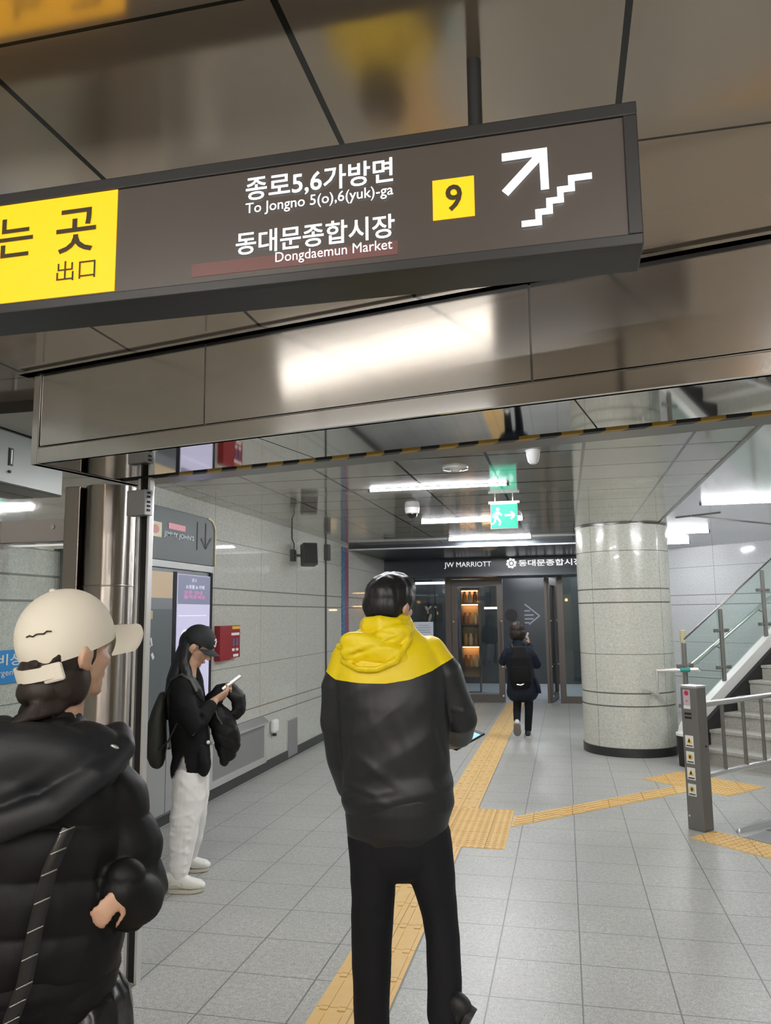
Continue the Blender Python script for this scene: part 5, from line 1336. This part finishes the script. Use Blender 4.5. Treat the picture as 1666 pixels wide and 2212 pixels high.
ell(bm, (-.074, .0, 1.435), (.104, .105, .103)); ell(bm, (-.074, -.035, 1.375), (.108, .075, .080)); ell(bm, (-.115, -.01, 1.34), (.065, .075, .055)); ell(bm, (-.035, -.01, 1.34), (.065, .075, .055)); ell(bm, (-.055, .0, 1.49), (.07, .08, .05))
fuse('hair', bm, .006, M['hair_brown'], fp, 3, lambda me: wrinkle(me, .007, (22, 22, 8), 6.0))
bm = bmesh.new()
tube(bm, [(-.035, 0, .60), (-.04, 0, .72), (-.055, 0, .88), (-.065, 0, 1.02), (-.07, 0, 1.12), (-.072, 0, 1.20), (-.074, 0, 1.26)], [(.215, .145), (.195, .14), (.180, .135), (.180, .13), (.170, .12), (.125, .09), (.07, .065)], 30, side=(1, 0, 0), power=2.3)
tube(bm, [(-.20, .0, 1.15), (-.255, .0, 1.07), (-.290, .01, .99), (-.285, .14, .975)], [.062, .060, .056, .046], 18)
tube(bm, [(.06, .0, 1.15), (.12, .0, 1.07), (.170, .02, .95), (.130, .09, 1.08), (.08, .155, 1.20)], [.062, .062, .060, .052, .044], 18)
tube(bm, [(.14, -.02, .76), (.175, -.03, .66), (.195, -.03, .595)], [(.03, .08), (.03, .08), (.02, .07)], 14, side=(1, 0, 0))
fuse('coat', bm, .0068, M['navy'], fp, 4, lambda me: wrinkle(me, .005, (7, 7, 5), 3.0))
bm = bmesh.new()
tube(bm, [(-.035, 0, .70), (-.035, 0, .60)], [(.14, .10), (.13, .10)], 20, side=(1, 0, 0))
tube(bm, [(-.108, 0, .64), (-.110, .02, .43), (-.116, -.08, .34), (-.118, -.185, .245)], [.068, .056, .052, .046], 16)
tube(bm, [(.045, 0, .64), (.042, .02, .37), (.022, .0, .10)], [.068, .056, .046], 16)
fuse('trousers', bm, .006, M['slim'], fp, 3)
M['sole_white'] = pm('white_sole', (.75, .74, .70), .5); M['sole_grey'] = pm('grey_sole', (.20, .19, .16), .7)
sneaker('shoe', (-.119, -.29, .205), (-.119, -.165, .03), fp, M['sole_white'], M['sole_grey'], .046, .07, up=(0, .8, .6))
sneaker('shoe', (.014, -.085, 0), (.024, .155, 0), fp, M['shoe_black'], M['sole_white'], .046, .07)
t = thing('backpack', 'black backpack with pale tab on the back of the far walking person', 'backpack', (-.561, 10.936, 0), R(2.94))
bm = bmesh.new(); tube(bm, [(-.065, -.165, 1.17), (-.062, -.185, 1.05), (-.058, -.195, .88), (-.056, -.185, .74), (-.055, -.17, .70)], [(.095, .04), (.130, .065), (.150, .075), (.145, .07), (.12, .05)], 28, side=(1, 0, 0), power=3)
bb = fuse('bag_body', bm, .006, M['coat'], t, 3, lambda me: wrinkle(me, .003, (8, 8, 5), 1.0))
bm = bmesh.new(); tube(bm, [(-.058, -.255, .93), (-.056, -.262, .84), (-.055, -.25, .76)], [(.115, .02), (.12, .025), (.11, .02)], 20, side=(1, 0, 0), power=3); obj('front_pocket', bm, M['coat'], t, smooth=True)
obj('reflective_tab', tube(bmesh.new(), [(-.10, -.285, .715), (-.05, -.288, .708), (-.015, -.283, .722)], .009, 8), M['steel_rail'], t, smooth=True)
for s in (-1, 1): obj('strap', tube(bmesh.new(), [(-.065 + .07 * s, -.14, 1.17), (-.07 + .085 * s, -.06, 1.235), (-.07 + .09 * s, .06, 1.22), (-.07 + .10 * s, .11, 1.10)], [(.016, .005)] * 4, 10, side=(1, 0, 0)), M['black'], t, smooth=True)
t = thing('mobile_phone', 'white phone raised to the ear of the far walking person', 'phone', (0, 0, 0))
t.matrix_world = MF((-.561, 10.936, 0), R(2.94)) @ Matrix.Translation((.048, .09, 1.335)) @ Euler((0, R(20), 0)).to_matrix().to_4x4()
obj('case', B(-.012, -.034, -.03, .012, .034, .05), M['white'], t, bevel=.003)

# ------------------------------------------------------------------ every group's Empty stands at the base of its own thing
bpy.context.view_layer.update()
for e in [o for o in COL.objects if o.type == 'EMPTY' and o.parent is None and o.get('category') and o.get('category') != 'person']:
    ch = [c for c in e.children if c.type == 'MESH']
    if not ch: continue
    P = [c.matrix_local @ Vector(b) for c in ch for b in c.bound_box]
    lo = Vector([min(p[i] for p in P) for i in range(3)]); hi = Vector([max(p[i] for p in P) for i in range(3)])
    off = Vector(((lo.x + hi.x) / 2, (lo.y + hi.y) / 2, lo.z))
    if off.length < .05: continue
    mw = e.matrix_world.copy()
    e.matrix_world = mw @ Matrix.Translation(off)
    for c in ch: c.location = c.location - off
